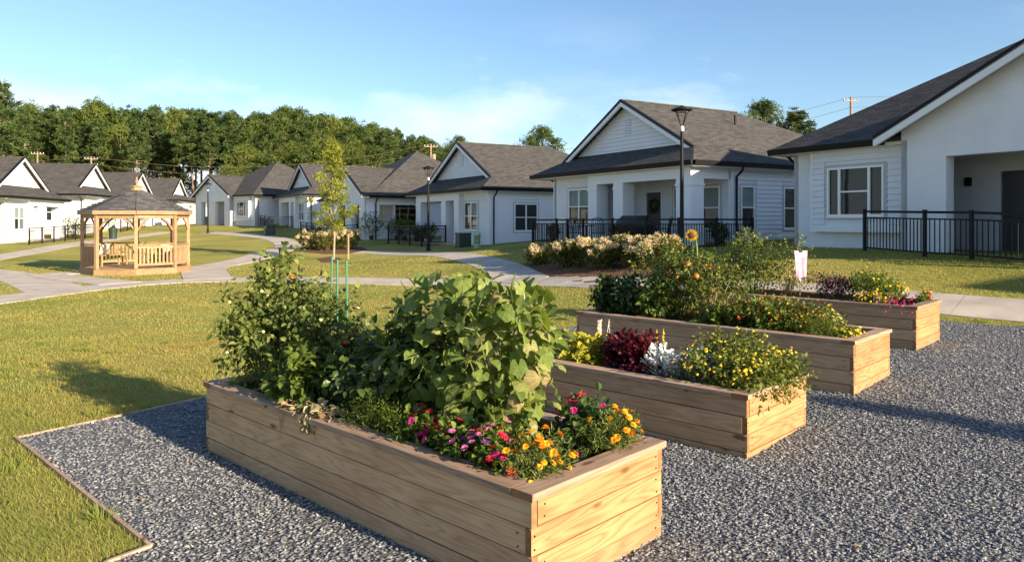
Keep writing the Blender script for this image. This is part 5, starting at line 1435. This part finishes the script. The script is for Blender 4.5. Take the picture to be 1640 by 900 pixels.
def cluster(c1,c2):
    m=MB(); n=16; d=rand_dirs(n,.9); d[:,2]=np.abs(d[:,2]); tv=np.array([(-.3,-.3,0),(.3,-.3,0.03),(.3,.3,0),(-.3,.3,.03)])
    m.inst(tv,[(0,1,2),(0,2,3)],d*[.8,.8,.55],frames(unit(np.cross(d,rand_dirs(n))),d),np.full(n,1.0)); return m.mesh('flower_head',PET[c1])
FLW['l_yellow']=cluster('yellow',0); FLW['l_gold']=cluster('gold',0); FLW['l_orange']=cluster('tangerine',0); FLW['l_magenta']=cluster('magenta',0); FLW['l_pale']=cluster('pale',0); FLW['l_pink']=cluster('pink',0); FLW['l_purple']=cluster('purple',0)
def ball(name,mat,sq=.9):
    m=MB(); m.lathe([(0.02,-sq),(.5,-.80*sq),(.88,-.42*sq),(1,0),(.9,.45*sq),(.6,.78*sq),(.22,.86*sq),(.05,.78*sq)],12); return m.mesh(name,mat,True)
FRUIT=dict(green=ball('fruit',plain('green_fruit',(.16,.24,.06),.3)),pale=ball('fruit',plain('pale_fruit',(.50,.50,.20),.3)),orange=ball('fruit',plain('orange_fruit',(.62,.20,.03),.3)),red=ball('fruit',plain('red_fruit',(.55,.07,.02),.3)))
def put_heads(root,name,blobs,heads,off=.06,zmin=-.05,spill=False):
    """heads: (mesh key, count, size); set on the upper and outer surface of the foliage"""
    for key,n,s in heads:
        me=FRUIT[key] if name=='fruit' else FLW[key]
        P,d=blob_points(blobs,n*6,1.0); ok=d[:,2]>zmin; P=P[ok];d=d[ok]
        # keep heads that are not buried inside another lobe
        B=np.array(blobs); rr=(((P[:,None]-B[None,:,:3])/B[None,:,3:6])**2).sum(2).min(1); o=np.argsort(-rr)[:max(n*2,1)]; o=rng.permutation(o)[:n]
        Q=P+(d*.5+np.array([0,0,.5]))*(off if name!='fruit' else .0)
        if not spill: in_bed(Q,.07)
        for i in o:
            v=Vector(d[i]*.7+np.array([0,0,.7])+rng.normal(size=3)*.2)
            ob=place(name,me,Q[i],root,v.to_track_quat('Z','Y').to_euler(),s*random.uniform(.8,1.2))
def in_bed(P,m):
    k0,a0,b0_=SPOT; P[:,0]=np.clip(P[:,0],m-b0_+rng.uniform(0,.06,len(P)),BEDS[k0]['W']-m-b0_-rng.uniform(0,.06,len(P))); P[:,1]=np.clip(P[:,1],m-a0+rng.uniform(0,.06,len(P)),BEDS[k0]['L']-m-a0-rng.uniform(0,.06,len(P)))
def lobes(w,dp,h,n,z0=0.0,top=1.0):
    out=[(0,0,z0+h*.45,w*.36,dp*.36,h*.42)]
    for i in range(n):
        a=i*2.4+random.random(); r=random.uniform(.35,.62); zz=z0+h*random.uniform(.3,.74)*top
        out.append((w*.5*r*math.cos(a),dp*.5*r*math.sin(a),zz,w*random.uniform(.17,.26),dp*random.uniform(.17,.26),h*random.uniform(.16,.28)))
    return out
def plant(name,label,cat,loc,blobs,nsp,leaf,size,mat,k=5,L=.12,up=.35,droop=.0,stems=10,heads=(),fruit=(),group=None,shell=.45,spread=.9,stemmat='stem',rot=None,spill=False,edge=.13):
    root=thing(name,label,cat,loc,BZ if rot is None else rot,group)
    m=MB(); P,d=blob_points(blobs,nsp,shell); P[:,2]=np.maximum(P[:,2],.015)
    if SPOT and not spill:
        in_bed(P,edge); sprigs(m,P,d,L,k,leaf,size,spread,up,droop); fo=m.build('foliage',LM[mat],root)
    m=MB()
    for i in range(stems):
        p=P[rng.integers(len(P))]; b0=np.array([p[0]*.25,p[1]*.25,-.03]); mid=(b0+p)/2+np.array([0,0,.12*p[2]]); m.tube([b0,mid,p],[.006,.005,.003],4,False)
    if stems: m.build('stem',MT[stemmat],root)
    if heads: put_heads(root,'flower_head',blobs,heads,.6*L+.035,spill=spill)
    if fruit: put_heads(root,'fruit',blobs,fruit,zmin=-.6)
    return root
def stake(label,loc,h,lean=(0,0),mat='stake',r=.008,group=None):
    m=MB(); m.tube([(0,0,-.1),(lean[0],lean[1],h)],r,6); m.tube([(lean[0]*.999,lean[1]*.999,h-.004),(lean[0],lean[1],h+.012)],r*1.3,6)
    o=m.build('plant_stake',MT[mat]); o.location=loc; tag(o,label,'stake',group)

# ================================================================ bed one
plant('tomato_plant','tall bushy tomato plant with small pale fruit at the lawn end of the bed','tomato plant',spot(0,447,.50),[(0,0,.45,.28,.30,.42),(.05,.12,.75,.24,.25,.25),(-.12,-.05,.35,.28,.28,.28),(.1,.22,.95,.12,.14,.16),(-.16,.2,.65,.2,.2,.25),(.1,-.2,.6,.2,.2,.2),(.0,.3,.5,.2,.2,.3)],520,LEAF,.058,'tomato',k=6,L=.17,up=.2,droop=.25,stems=34,fruit=(('pale',26,.015),('orange',3,.026)))
plant('tomato_plant','tomato plant with ripening orange fruit tied to the green stakes','tomato plant',spot(0,533,.62),[(0,0,.36,.28,.26,.34),(.1,.05,.62,.2,.2,.18),(-.1,-.08,.46,.2,.2,.22),(.0,.18,.66,.18,.18,.17),(.1,-.16,.34,.2,.18,.2)],360,LEAF,.056,'tomato',k=6,L=.16,up=.2,droop=.25,stems=28,fruit=(('pale',10,.015),('orange',4,.027),('red',2,.028)))
plant('tomato_plant','dark tomato plant with big green tomatoes next to the cucumber vine','tomato plant',spot(0,645,.62),[(0,0,.30,.32,.30,.28),(.1,.05,.46,.22,.24,.16),(-.1,-.1,.36,.24,.28,.2),(0,-.26,.48,.22,.22,.24),(-.2,.15,.28,.18,.18,.2)],460,LEAF,.066,'dark',k=6,L=.17,up=.1,droop=.3,stems=26,fruit=(('green',4,.036),))
plant('pepper_plant','leafy basil-like plant below the tall tomato','pepper plant',spot(0,485,.24),[(0,0,.20,.16,.2,.18),(.05,.1,.3,.12,.14,.1)],110,LEAF,.085,'bright',k=5,L=.14,droop=.2,stems=8)
for px,hh,ln in ((522,1.12,(.03,.0)),(536,1.1,(0,.01)),(553,1.1,(-.01,0))): stake('thin green plant stake rising out of the tomato with orange fruit',spot(0,px+4,.72),hh,ln,group='green stakes in the tomato')
stake('grey plant stake rising out of the tall bushy tomato',spot(0,440,.62),1.18,(.0,.0),'greybox')
plant('marigold','small yellow flowered plant at the cap by the withered stalks','flower',spot(0,455,.21),[(0,0,.15,.11,.16,.12)],70,NARROW,.055,'bright',k=5,L=.08,stems=6,heads=(('m_yellow',11,.024),('m_gold',3,.016)))
plant('marigold','few orange flowers in the shaded far corner of the bed','flower',spot(0,402,.30),[(0,0,.06,.1,.12,.07)],30,NARROW,.05,'tomato',k=5,L=.08,stems=4,heads=(('m_tangerine',5,.014),))
plant('carrot_tops','feathery bright green carrot tops spilling over the cap','vegetable',spot(0,612,.20),[(0,0,.12,.13,.30,.12),(.02,-.22,.10,.12,.15,.10),(-.05,.15,.1,.1,.15,.1)],420,NARROW,.032,'fern',k=8,L=.11,up=.5,stems=18,spread=1.1)
# cucumber vine
def cucumber():
    loc=bw(0,1.12,.62); root=thing('cucumber_vine','sprawling cucumber vine with large lobed and yellowing leaves on a wire trellis','cucumber vine',loc,BZ)
    n=22; th=np.linspace(-math.pi+.28,math.pi-.28,n)
    lob=1+.075*np.cos(5*th)+.02*np.cos(15*th); lob*=np.where(np.abs(th)<.35,1.12,1.0)
    def leaf_mesh(mat,curl,seed):
        r=np.random.default_rng(seed); V=[(0,0,0)]; f=[]
        for rr in (.5,1.0):
            for i in range(n):
                q=lob[i]*rr*(1+.03*r.normal()); V.append((.18+q*math.cos(th[i]),q*.95*math.sin(th[i]),-curl*rr*rr+.20*abs(math.sin(th[i]))*rr+.07*abs(math.sin(th[i]*2.5))*rr+r.normal()*.03*rr))
        V[0]=(.02,0,.05)
        for i in range(n-1): f+=[(0,1+i,2+i),(1+i,1+n+i,2+n+i),(1+i,2+n+i,2+i)]
        m=MB(); m.add(V,f,rng.random(len(f))*.25+r.random()*.75); return m.mesh('leaf',LM[mat],True)
    green=[leaf_mesh('cuc',c,s) for c,s in ((.15,1),(.3,2),(.05,3),(.42,4),(.25,5))]; pale=[leaf_mesh('cuc_pale',c,s) for c,s in ((.3,6),(.5,7))]; dry=[leaf_mesh('cuc_dry',c,s) for c,s in ((.9,8),(.7,9))]
    # local x across (b), y along (a)
    bl=[(-.12,-.42,.28,.16,.22,.2),(0,.30,.62,.30,.36,.44),(-.02,-.10,.66,.28,.32,.46),(-.05,-.42,.60,.26,.26,.44),(0,.05,.92,.2,.38,.13),(-.12,-.3,.34,.2,.3,.24),(-.1,.5,.45,.22,.22,.3),(-.02,-.5,.85,.2,.2,.22)]
    P,d=blob_points(bl,900,.92); B=np.array(bl); rr=(((P[:,None]-B[None,:,:3])/B[None,:,3:6])**2).sum(2).min(1)
    ok=(rr>.8)&(P[:,2]>.12); P=P[ok];d=d[ok]
    keep=[]
    for i in range(len(P)):
        if all(np.linalg.norm(P[i]-P[j])>.060 for j in keep): keep.append(i)
        if len(keep)>=270: break
    for i in keep:
        low=P[i][2]<.8 and P[i][1]<.0
        u=rng.random(); me=(dry if u<.14 else pale)[rng.integers(2)] if (u<.45 and low) or u<.09 else green[rng.integers(5)]
        out=unit(d[i]*np.array([1,1,.3])+rng.normal(size=3)*.25); dirv=unit(np.array([out[0]*.5,out[1]*.5,-.75])+rng.normal(size=3)*.35); nn=unit(out+np.array([0,0,.55])+rng.normal(size=3)*.2)
        fr=frames(dirv[None],nn[None])[0]; mt=Matrix(fr.T.tolist()).to_4x4()
        o=link('leaf',me,root); o.matrix_local=Matrix.Translation(Vector(P[i]))@mt@Matrix.Scale(random.uniform(.036,.074)*(1.0 if P[i][2]>.3 else .85),4)
    m=MB()
    for i in range(10):                      # loose shoots reaching out of the mass
        j=keep[(i*23)%len(keep)]; p=P[j]; up=np.array([d[j][0]*.6,d[j][1]*.6,.75 if P[j][2]>.6 else -.15]); ln=random.uniform(.12,.24)
        pts=[p,p+up*ln*.5+rng.normal(size=3)*.015,p+up*ln+rng.normal(size=3)*.03+np.array([0,0,-.03])]; m.tube(pts,[.004,.003,.0015],5,False)
        for q in (1,2):
            o=link('leaf',green[rng.integers(5)],root); dv=unit(rng.normal(size=3)+np.array([0,0,-.5])); fr=frames(dv[None],unit(d[j]+np.array([0,0,.6]))[None])[0]
            o.matrix_local=Matrix.Translation(Vector(pts[q]))@Matrix(fr.T.tolist()).to_4x4()@Matrix.Scale(random.uniform(.022,.036),4)
    for i in range(30):
        p=P[keep[i*5]]; b0=np.array([rng.uniform(-.1,.1),rng.uniform(-.4,.4),-.03]); q=(b0+p)/2+rng.normal(size=3)*.08
        m.tube([b0,q,p],[.006,.005,.003],5,False)
    for i in range(9):
        p=P[keep[i*7]]; s=np.linspace(0,1,7); m.tube(np.column_stack([p[0]+.03*np.sin(s*9),p[1]+s*rng.uniform(-.12,.12),p[2]+.12*s+.02*np.cos(s*9)]),.002,4,False)
    m.tube([(-.22,-.45,.02),(-.27,-.5,.12),(-.26,-.42,.24),(-.2,-.40,.33)],.007,5,False)
    m.build('vine_stem',MT['stem'],root)
    # inner smaller foliage fills the depth
    m=MB(); P2,dd=blob_points(bl,520,.2); P2*=.96; sprigs(m,P2,dd,.06,2,LEAF,.10,droop=.4); m.build('inner_foliage',LM['cuc'],root)
    m=MB()
    for y in np.linspace(-.5,.5,6): m.tube([(0,y,-.1),(.0,y,1.05)],.003,4)
    for z in np.linspace(.1,1.05,7): m.tube([(0,-.5,z),(0,.5,z)],.003,4)
    m.build('wire_trellis',MT['grey_trim'],root)
    return root
cucumber()
# flowers along the front of bed one
V_=dict(leaf=LEAF,size=.052,mat='bright',k=6,L=.09,up=.5,stems=9)
def vinca(label,px,b,w,h,heads,n=85): return plant('vinca',label,'flower',spot(0,px,b),lobes(w,w*1.1,h,5),n,heads=heads,group='bedding flowers along the bed edge',**V_)
vinca('vinca with bright crimson flowers touching the carrot tops',672,.25,.30,.22,(('red',15,.027),('magenta',6,.024)))
vinca('vinca with a few crimson flowers between carrot tops and pink vinca',712,.26,.30,.24,(('red',13,.027),('magenta',6,.024)))
vinca('vinca with pink and purple flowers before the cucumber vine',752,.24,.30,.24,(('pink',13,.025),('purple',6,.023)))
vinca('vinca with mixed purple and red flowers beside the marigold clump',783,.21,.27,.24,(('purple',7,.024),('red',7,.028),('pink',6,.023)))
vinca('low vinca with large red blooms over the near cap corner',800,.17,.22,.16,(('red',8,.029),('magenta',4,.024)),60)
vinca('vinca with pink blooms under the yellowing cucumber leaves',802,.42,.32,.30,(('pink',10,.024),('magenta',5,.022)))
M_=dict(leaf=NARROW,size=.042,mat='tomato',k=8,L=.09,up=.6,stems=9,spread=1.0)
def marigold(label,px,b,w,h,heads,n=150): return plant('marigold',label,'flower',spot(0,px,b),lobes(w,w,h,5),n,heads=heads,group='marigolds in the cucumber bed',**M_)
marigold('clump of golden marigolds at the near cap corner',842,.24,.30,.20,(('m_gold',9,.021),('m_orange',8,.021)))
marigold('orange marigolds beneath the tip of the cucumber vine',868,.36,.32,.24,(('m_orange',11,.022),('m_gold',9,.022)))
marigold('sparse marigold foliage along the near end cap',890,.30,.24,.14,(('m_gold',4,.018),),110)
marigold('marigold bush at the end cap away from the vine, gold heads on top',975,.93,.36,.27,(('m_gold',9,.022),('m_orange',5,.020)),210)
marigold('marigold with tall golden heads leaning over the outer corner',1008,1.0,.26,.25,(('m_gold',8,.022),('m_orange',4,.02)))
plant('zinnia','dark green zinnia with crimson heads behind the marigold bush','flower',spot(0,940,.95),lobes(.36,.4,.32,5),130,LEAF,.06,'dark',k=5,L=.11,stems=10,heads=(('red',16,.026),('magenta',7,.024)))
# strappy liriope with flower spikes
def strappy(label,loc,n,h,name='liriope',spikes=4):
    root=thing(name,label,'plant',loc,0); m=MB()
    for i in range(n):
        a=rng.random()*6.3; r=rng.uniform(.5,1)*h; c,s=math.cos(a),math.sin(a); w=.004
        p=[np.array([c*r*t,s*r*t,h*(1.5*t-1.1*t*t)]) for t in (0,.35,.7,1)]
        q=np.array([-s,c,0])*w; V=[]
        for j,pp in enumerate(p): ww=q*(1-.25*j if j<3 else .08); V+=[pp-ww,pp+ww]
        m.add(V,[(0,1,3,2),(2,3,5,4),(4,5,7,6)])
    m.build('blades',LM['bright'],root)
    for i in range(spikes):
        m=MB(); x,y=rng.normal(size=2)*.04; m.tube([(0,0,0),(x,y,h*.9)],.002,4); zz=np.linspace(h*.45,h*.95,8); m.tube(np.column_stack([np.full(8,x),np.full(8,y),zz]),[.003,.004,.004,.004,.004,.0035,.003,.001],5); m.build('flower_spike',LM['purple'],root)
strappy('strappy grass-like plant with dull purple spikes beside the end cap',spot(0,925,.62),46,.17)
# withered plant pulled up and laid on the cap
wl_=bw(0,a_at(0,505,.12),.12); wp=thing('withered_plant','pulled-up withered plant with bare roots lying over the cap board','plant',(wl_[0],wl_[1],BEDS[0]['top']+.004),BZ)
m=MB(); P=np.column_stack([rng.normal(0,.05,150),rng.normal(-.02,.13,150),np.abs(rng.normal(.02,.022,150))]); m.inst(*LEAF,P,frames(unit(np.column_stack([rng.normal(-.5,.6,150),rng.normal(-.4,.7,150),rng.normal(-.05,.25,150)])),unit(rng.normal(size=(150,3))+[0,0,1])),rng.uniform(.035,.08,150)); m.build('dry_leaves',LM['dry'],wp)
m=MB()
for i in range(16):
    y0_=rng.uniform(-.25,.1); m.tube([(rng.normal()*.03,y0_,.012),(rng.normal()*.05,y0_+.15,.03+.03*rng.random()),(rng.normal()*.05-.01,y0_+.33,.015)],[.005,.004,.002],4,False)
m.build('stalk',MT['dry_stem'],wp)
m=MB()
for i in range(8):
    x0_=-.06; m.tube([(-.02,.17,.02),(-.09,.21+.02*rng.normal(),.01),(-.115+.01*rng.normal(),.235+.03*rng.normal(),-.06),(-.12+.01*rng.normal(),.27+.03*rng.normal(),-.10-.12*rng.random())],[.004,.003,.002,.0008],4,False)
m.build('root',MT['dry_stem'],wp)
m=MB(); n=70; P=np.column_stack([rng.uniform(-.13,-.06,n),rng.uniform(-.17,.0,n),rng.uniform(-.09,.02,n)]); m.inst(*LEAF,P,frames(unit(np.column_stack([rng.normal(-.2,.3,n),rng.normal(-.1,.4,n),np.full(n,-1.)])),unit(rng.normal(size=(n,3))-[1,0,0])),rng.uniform(.03,.06,n)); m.build('hanging_leaves',LM['dry'],wp)

# ================================================================ bed two
plant('coleus','lime yellow coleus next to the wine red coleus','coleus',spot(1,938,.42),lobes(.42,.5,.34,6),150,LEAF,.085,'lime',k=4,L=.08,stems=8)
plant('coleus','wine red coleus mound in the middle of its bed','coleus',spot(1,1012,.55),lobes(.50,.56,.40,8),340,LEAF,.072,'wine',k=4,L=.09,stems=10)
plant('coleus','low dark red bedding plants in front of the wine red coleus','coleus',spot(1,1035,.25),lobes(.30,.5,.16,5),120,LEAF,.045,'wine',k=4,L=.06,stems=6,heads=(('l_pink',4,.014),))
SIL=(np.array([(0,0,0),(.3,.08,.03),(.5,.26,.06),(.55,.07,.0),(.8,.2,.03),(1,0,-.04),(.8,-.2,.03),(.55,-.07,0),(.5,-.26,.06),(.3,-.08,.03)]),[(0,9,1),(1,9,7),(1,7,3),(1,3,2),(7,9,8),(3,7,5),(3,5,4),(7,6,5)])
plant('dusty_miller','silver white dusty miller next to wine red leaves','dusty miller',spot(1,1062,.38),lobes(.30,.32,.26,5),150,SIL,.085,'silver',k=4,L=.08,up=.9,stems=6)
plant('dusty_miller','smaller silver dusty miller beside the yellow lantana','dusty miller',spot(1,1118,.55),lobes(.26,.26,.24,4),90,SIL,.08,'silver',k=4,L=.08,up=.9,stems=6)
plant('snapdragon','small pink flowers between the two silver plants','flower',spot(1,1092,.42),lobes(.26,.26,.22,4),80,NARROW,.045,'bright',k=5,L=.09,up=.8,stems=6,heads=(('l_pink',10,.016),('l_magenta',8,.016)))
plant('viola','low purple violas along the cap before the silver plants','flower',spot(1,1085,.22),lobes(.22,.36,.10,4),70,LEAF,.035,'dark',k=4,L=.05,stems=5,heads=(('purple',12,.014),))
def lantana(k_,label,px,b,w,dp,h,heads,n=260): return plant('lantana',label,'lantana',spot(k_,px,b),lobes(w*1.25,dp*1.25,h*.85,9),int(n*1.1),LEAF,.040,'lantana',k=6,L=.15,up=.45,stems=16,heads=heads,edge=.03)
lantana(1,'yellow lantana next to the small silver dusty miller',1150,.45,.62,.62,.36,(('l_yellow',34,.015),('l_gold',22,.015)))
lantana(1,'yellow lantana spreading over the end cap of its bed',1215,.50,.66,.66,.36,(('l_yellow',38,.015),('l_gold',26,.015)),300)
lantana(1,'yellow and orange lantana at the outer corner of its bed',1262,.85,.58,.55,.36,(('l_yellow',24,.015),('l_gold',16,.015),('l_orange',6,.014)))
lantana(1,'taller yellow lantana at the back of its bed behind the silver plants',1175,.92,.60,.60,.46,(('l_yellow',22,.015),('l_gold',10,.015)))
def spikes(label,loc,n,h,col):
    root=thing('salvia',label,'flower',loc,0); m=MB()
    P,d=blob_points(lobes(.25,.25,h*.5,3),60,.3); sprigs(m,P,d,.07,4,NARROW,.05); m.build('foliage',LM['tomato'],root)
    for i in range(n):
        x,y=rng.normal(size=2)*.06; m=MB(); m.tube([(x*.3,y*.3,0),(x,y,h)],.003,4); zz=np.linspace(h*.55,h,9); q=40
        t=rng.random(q); m.inst(*LEAF2,np.column_stack([np.full(q,x),np.full(q,y),h*.55+t*h*.45]),frames(rand_dirs(q),rand_dirs(q)),.016); m.build('flower_spike',PET[col],root)
spikes('white flower spikes behind the lime coleus',spot(1,962,.92),6,.42,'cream')
spikes('yellow green flower spike behind the wine red coleus',spot(1,1060,.95),2,.40,'yellow')

# ================================================================ bed three
plant('pepper_plant','dark glossy pepper plant at the path end of the sunflower bed','pepper plant',spot(2,958,.50),lobes(.42,.45,.50,7),230,LEAF,.075,'dark',k=5,L=.13,droop=.25,stems=12)
plant('pepper_plant','dark pepper plant second from the path end','pepper plant',spot(2,1006,.50),lobes(.42,.45,.60,7),230,LEAF,.07,'dark',k=5,L=.13,droop=.25,stems=12)
plant('pepper_plant','fresh green pepper plant with hanging leaves by the orange fruit','pepper plant',spot(2,1052,.38),lobes(.36,.4,.62,6),150,LEAF,.085,'bright',k=5,L=.14,droop=.45,stems=12)
plant('tomato_plant','tall tangled tomato with orange fruit between pepper plants and sunflower','tomato plant',spot(2,1078,.72),[(0,0,.5,.3,.34,.42),(.05,.2,.75,.25,.25,.25),(0,-.2,.7,.25,.25,.28),(-.1,.05,.3,.25,.3,.25)],520,LEAF,.05,'tomato',k=6,L=.15,up=.3,droop=.2,stems=30,fruit=(('orange',5,.03),('pale',8,.016)))
plant('tomato_plant','straggly tomato with orange fruit under the sunflower','tomato plant',spot(2,1132,.55),[(0,0,.4,.28,.34,.36),(.05,-.2,.45,.25,.28,.28),(0,.15,.62,.22,.22,.2)],340,LEAF,.048,'lantana',k=6,L=.16,up=.3,droop=.1,stems=40,fruit=(('orange',4,.032),),stemmat='dry_stem')
def sunflower():
    loc=spot(2,1116,.85); root=thing('sunflower','single drooping sunflower standing above the tomato plants','sunflower',loc,0)
    m=MB(); m.tube([(0,0,-.05),(.02,.0,.55),(.0,0,1.0),(-.03,-.02,1.17),(-.07,-.07,1.16)],[.014,.013,.011,.009,.008],7); m.build('stem',MT['stem'],root)
    for i,(z,a,s) in enumerate(((.95,.2,.20),(.8,2.6,.18),(.62,4.2,.19),(.98,3.6,.15),(.5,1.2,.2),(.7,5.6,.17))):
        m=MB(); c,sn=math.cos(a),math.sin(a); m.tube([(0,0,z),(.06*c,.06*sn,z+.03),(.11*c,.11*sn,z)],.004,4,False)
        n=np.array([[c*.3,sn*.3,1.]]); m.inst(*LEAF,np.array([[.10*c,.10*sn,z]]),frames(np.array([[c,sn,-.9]]),n),np.array([[s,s*1.25,s]])); m.build('leaf',LM['bright'],root)
    hd=Vector((-.35,-.85,-.15)); q=hd.to_track_quat('Z','Y').to_euler()
    m=MB(); n=20
    tv=np.array([(.0,0,0),(.5,.17,.03),(1,0,-.06),(.5,-.17,.03)])
    for r0,s0 in ((.036,.052),(.032,.045)):
        a=np.arange(n)*2*math.pi/n+r0*50; d=np.column_stack([np.cos(a),np.sin(a),rng.normal(.1,.18,n)]); m.inst(tv,[(0,2,1),(0,3,2)],d*r0*np.array([1,1,0]),frames(d,np.tile([0,0,1.],(n,1))),np.full(n,s0))
    o=m.build('petals',PET['gold'],root); o.location=(-.09,-.09,1.15); o.rotation_euler=q
    m=MB(); m.lathe([(0,-.02),(.03,-.015),(.044,0),(.04,.014),(.02,.02),(0,.018)],16); o=m.build('seed_disc',plain('sunflower_disc',(.12,.06,.02),.9),root,True); o.location=(-.09,-.09,1.15); o.rotation_euler=q
sunflower()
plant('hosta','broad pale leaves below the sunflower','plant',spot(2,1150,.30),lobes(.4,.4,.24,4),50,LEAF,.12,'bright',k=3,L=.06,stems=5)
for i,(px,b,lb) in enumerate(((1195,.45,'orange flowered zinnia clump right after the straggly tomato'),(1240,.40,'orange and red zinnia clump in the middle of the sunflower bed'),(1285,.50,'orange zinnia clump beside the feathery dill'),(1225,.88,'leafy zinnia clump at the back of the sunflower bed'))):
    plant('zinnia',lb,'flower',spot(2,px,b),lobes(.56,.56,.36,7),230,LEAF,.048,'lantana' if i!=1 else 'bright',k=6,L=.12,up=.5,stems=14,heads=(('l_orange',16,.016),('l_gold',10,.015),('m_tangerine',5,.018)))
plant('dill','feathery bright green dill leaning over the cap','herb',spot(2,1318,.32),lobes(.34,.4,.22,5),330,NARROW,.03,'fern',k=8,L=.12,up=.6,stems=14,spread=1.1)
plant('chrysanthemum','pale yellow chrysanthemums behind the dill','flower',spot(2,1325,.80),lobes(.5,.45,.28,6),150,LEAF,.038,'lantana',k=5,L=.08,stems=9,heads=(('m_pale',34,.018),))
plant('chrysanthemum','low bright yellow chrysanthemums against the bare end cap','flower',spot(2,1362,.42),lobes(.38,.46,.15,6),120,LEAF,.034,'lantana',k=5,L=.06,stems=8,heads=(('m_yellow',36,.017),('m_pale',10,.017)))

# ================================================================ bed four
plant('tomato_plant','sparse tall tomato plant beside the pink cloth','tomato plant',spot(3,1205,.60),[(0,0,.5,.24,.3,.42),(.05,.1,.85,.18,.2,.2),(0,-.2,.55,.22,.22,.3)],260,LEAF,.048,'lantana',k=6,L=.17,up=.4,droop=.1,stems=34,fruit=(('pale',8,.018),))
plant('tomato_plant','thin straggly tomato just behind the pink cloth','tomato plant',spot(3,1262,.75),[(0,0,.45,.2,.24,.38),(.0,-.1,.75,.15,.2,.2)],150,LEAF,.046,'tomato',k=6,L=.16,up=.4,stems=30,stemmat='dry_stem')
plant('tomato_plant','leafy tomato plant at the path end of the pink cloth bed','tomato plant',spot(3,1165,.55),[(0,0,.35,.28,.3,.32),(.05,.1,.5,.2,.22,.2)],220,LEAF,.05,'tomato',k=6,L=.15,stems=20)
kx=spot(3,1281,.30)
ck=thing('cloth_marker','pink printed cloth clipped to a thin stake in the flower bed','cloth',kx,.35)
m=MB(); m.tube([(0,0,-.1),(0,0,.82)],.008,6); m.build('stake',MT['cap_long'],ck)
m=MB(); nx_,nz_=9,14; V=[]; 
for j in range(nz_):
    for i in range(nx_):
        u=i/(nx_-1)-.5; t=j/(nz_-1); V.append((u*(.25-.07*t)+.03*t,-.014+.03*math.sin(u*14+2*t)*t-.012*abs(u),.80-.44*t+.03*math.sin(u*9)*t))
V2=[(x,y+.004,z) for x,y,z in V]; f=[(j*nx_+i,j*nx_+i+1,(j+1)*nx_+i+1,(j+1)*nx_+i) for j in range(nz_-1) for i in range(nx_-1)]; m.add(V,f); m.add(V2,[q[::-1] for q in f]); m.build('cloth',MT['pink'],ck,True)
m=MB(); m.box(-.03,.03,-.025,.012,.775,.815); m.build('clip',MT['black'],ck)
PP=dict(leaf=LEAF,size=.034,k=5,L=.07,up=.4,stems=10)
plant('petunia','dark purple flowering mound beside the pink cloth','flower',spot(3,1338,.52),lobes(.66,.66,.46,8),360,mat='purple',heads=(('l_purple',12,.016),('red',10,.014),('l_magenta',6,.015)),**PP)
plant('chrysanthemum','green domed chrysanthemum with yellow rim in the cloth bed','flower',spot(3,1396,.72),lobes(.72,.72,.50,8),520,mat='bright',heads=(('m_yellow',34,.018),('l_purple',6,.016)),**PP)
plant('chrysanthemum','yellow chrysanthemums along the back edge of the cloth bed','flower',spot(3,1425,.95),lobes(.46,.55,.36,6),200,mat='lantana',heads=(('m_yellow',46,.018),),**PP)
plant('calibrachoa','yellow and orange trailing flowers over the cap before the green dome','flower',spot(3,1393,.18),lobes(.34,.52,.20,6),160,mat='lantana',heads=(('l_gold',26,.017),('l_yellow',18,.017),('l_pink',10,.017)),**PP)
plant('calibrachoa','magenta trailing flowers spilling over the near cap corner of the cloth bed','flower',spot(3,1441,.14),lobes(.30,.40,.16,6)+[(-.14,0,-.02,.06,.16,.10)],140,mat='bright',spill=True,heads=(('l_magenta',30,.017),('red',14,.016),('l_pink',6,.016)),**PP)
plant('calibrachoa','yellow and red trailing flowers at the far end cap of the cloth bed','flower',spot(3,1490,1.02),lobes(.34,.34,.20,6),150,mat='bright',heads=(('m_yellow',26,.017),('l_orange',12,.016),('l_magenta',10,.016)),**PP)

# a few dry leaves blown onto the gravel
m=MB(); m.inst(*LEAF,np.zeros((1,3)),frames(np.array([[1.,0,0]]),np.array([[0,0,1.]])),np.array([1.0])); lf_me=m.mesh('fallen_leaf',LM['dry'])
for i in range(26):
    px,py=random.choice(((random.uniform(1080,1640),random.uniform(640,890)),(random.uniform(60,420),random.uniform(690,860)),(random.uniform(1320,1600),random.uniform(560,640))))
    x,y,z=on_ground(px,py)
    if not inside(GRAVEL,np.array([x]),np.array([y]))[0]: continue
    o=place('fallen_leaf',lf_me,(x,y,z+.034),None,(random.uniform(-.3,.3),random.uniform(-.3,.1),random.random()*6),random.uniform(.03,.06)); tag(o,'small dry brown leaf lying on the slate gravel','leaf','dry leaves on the gravel')
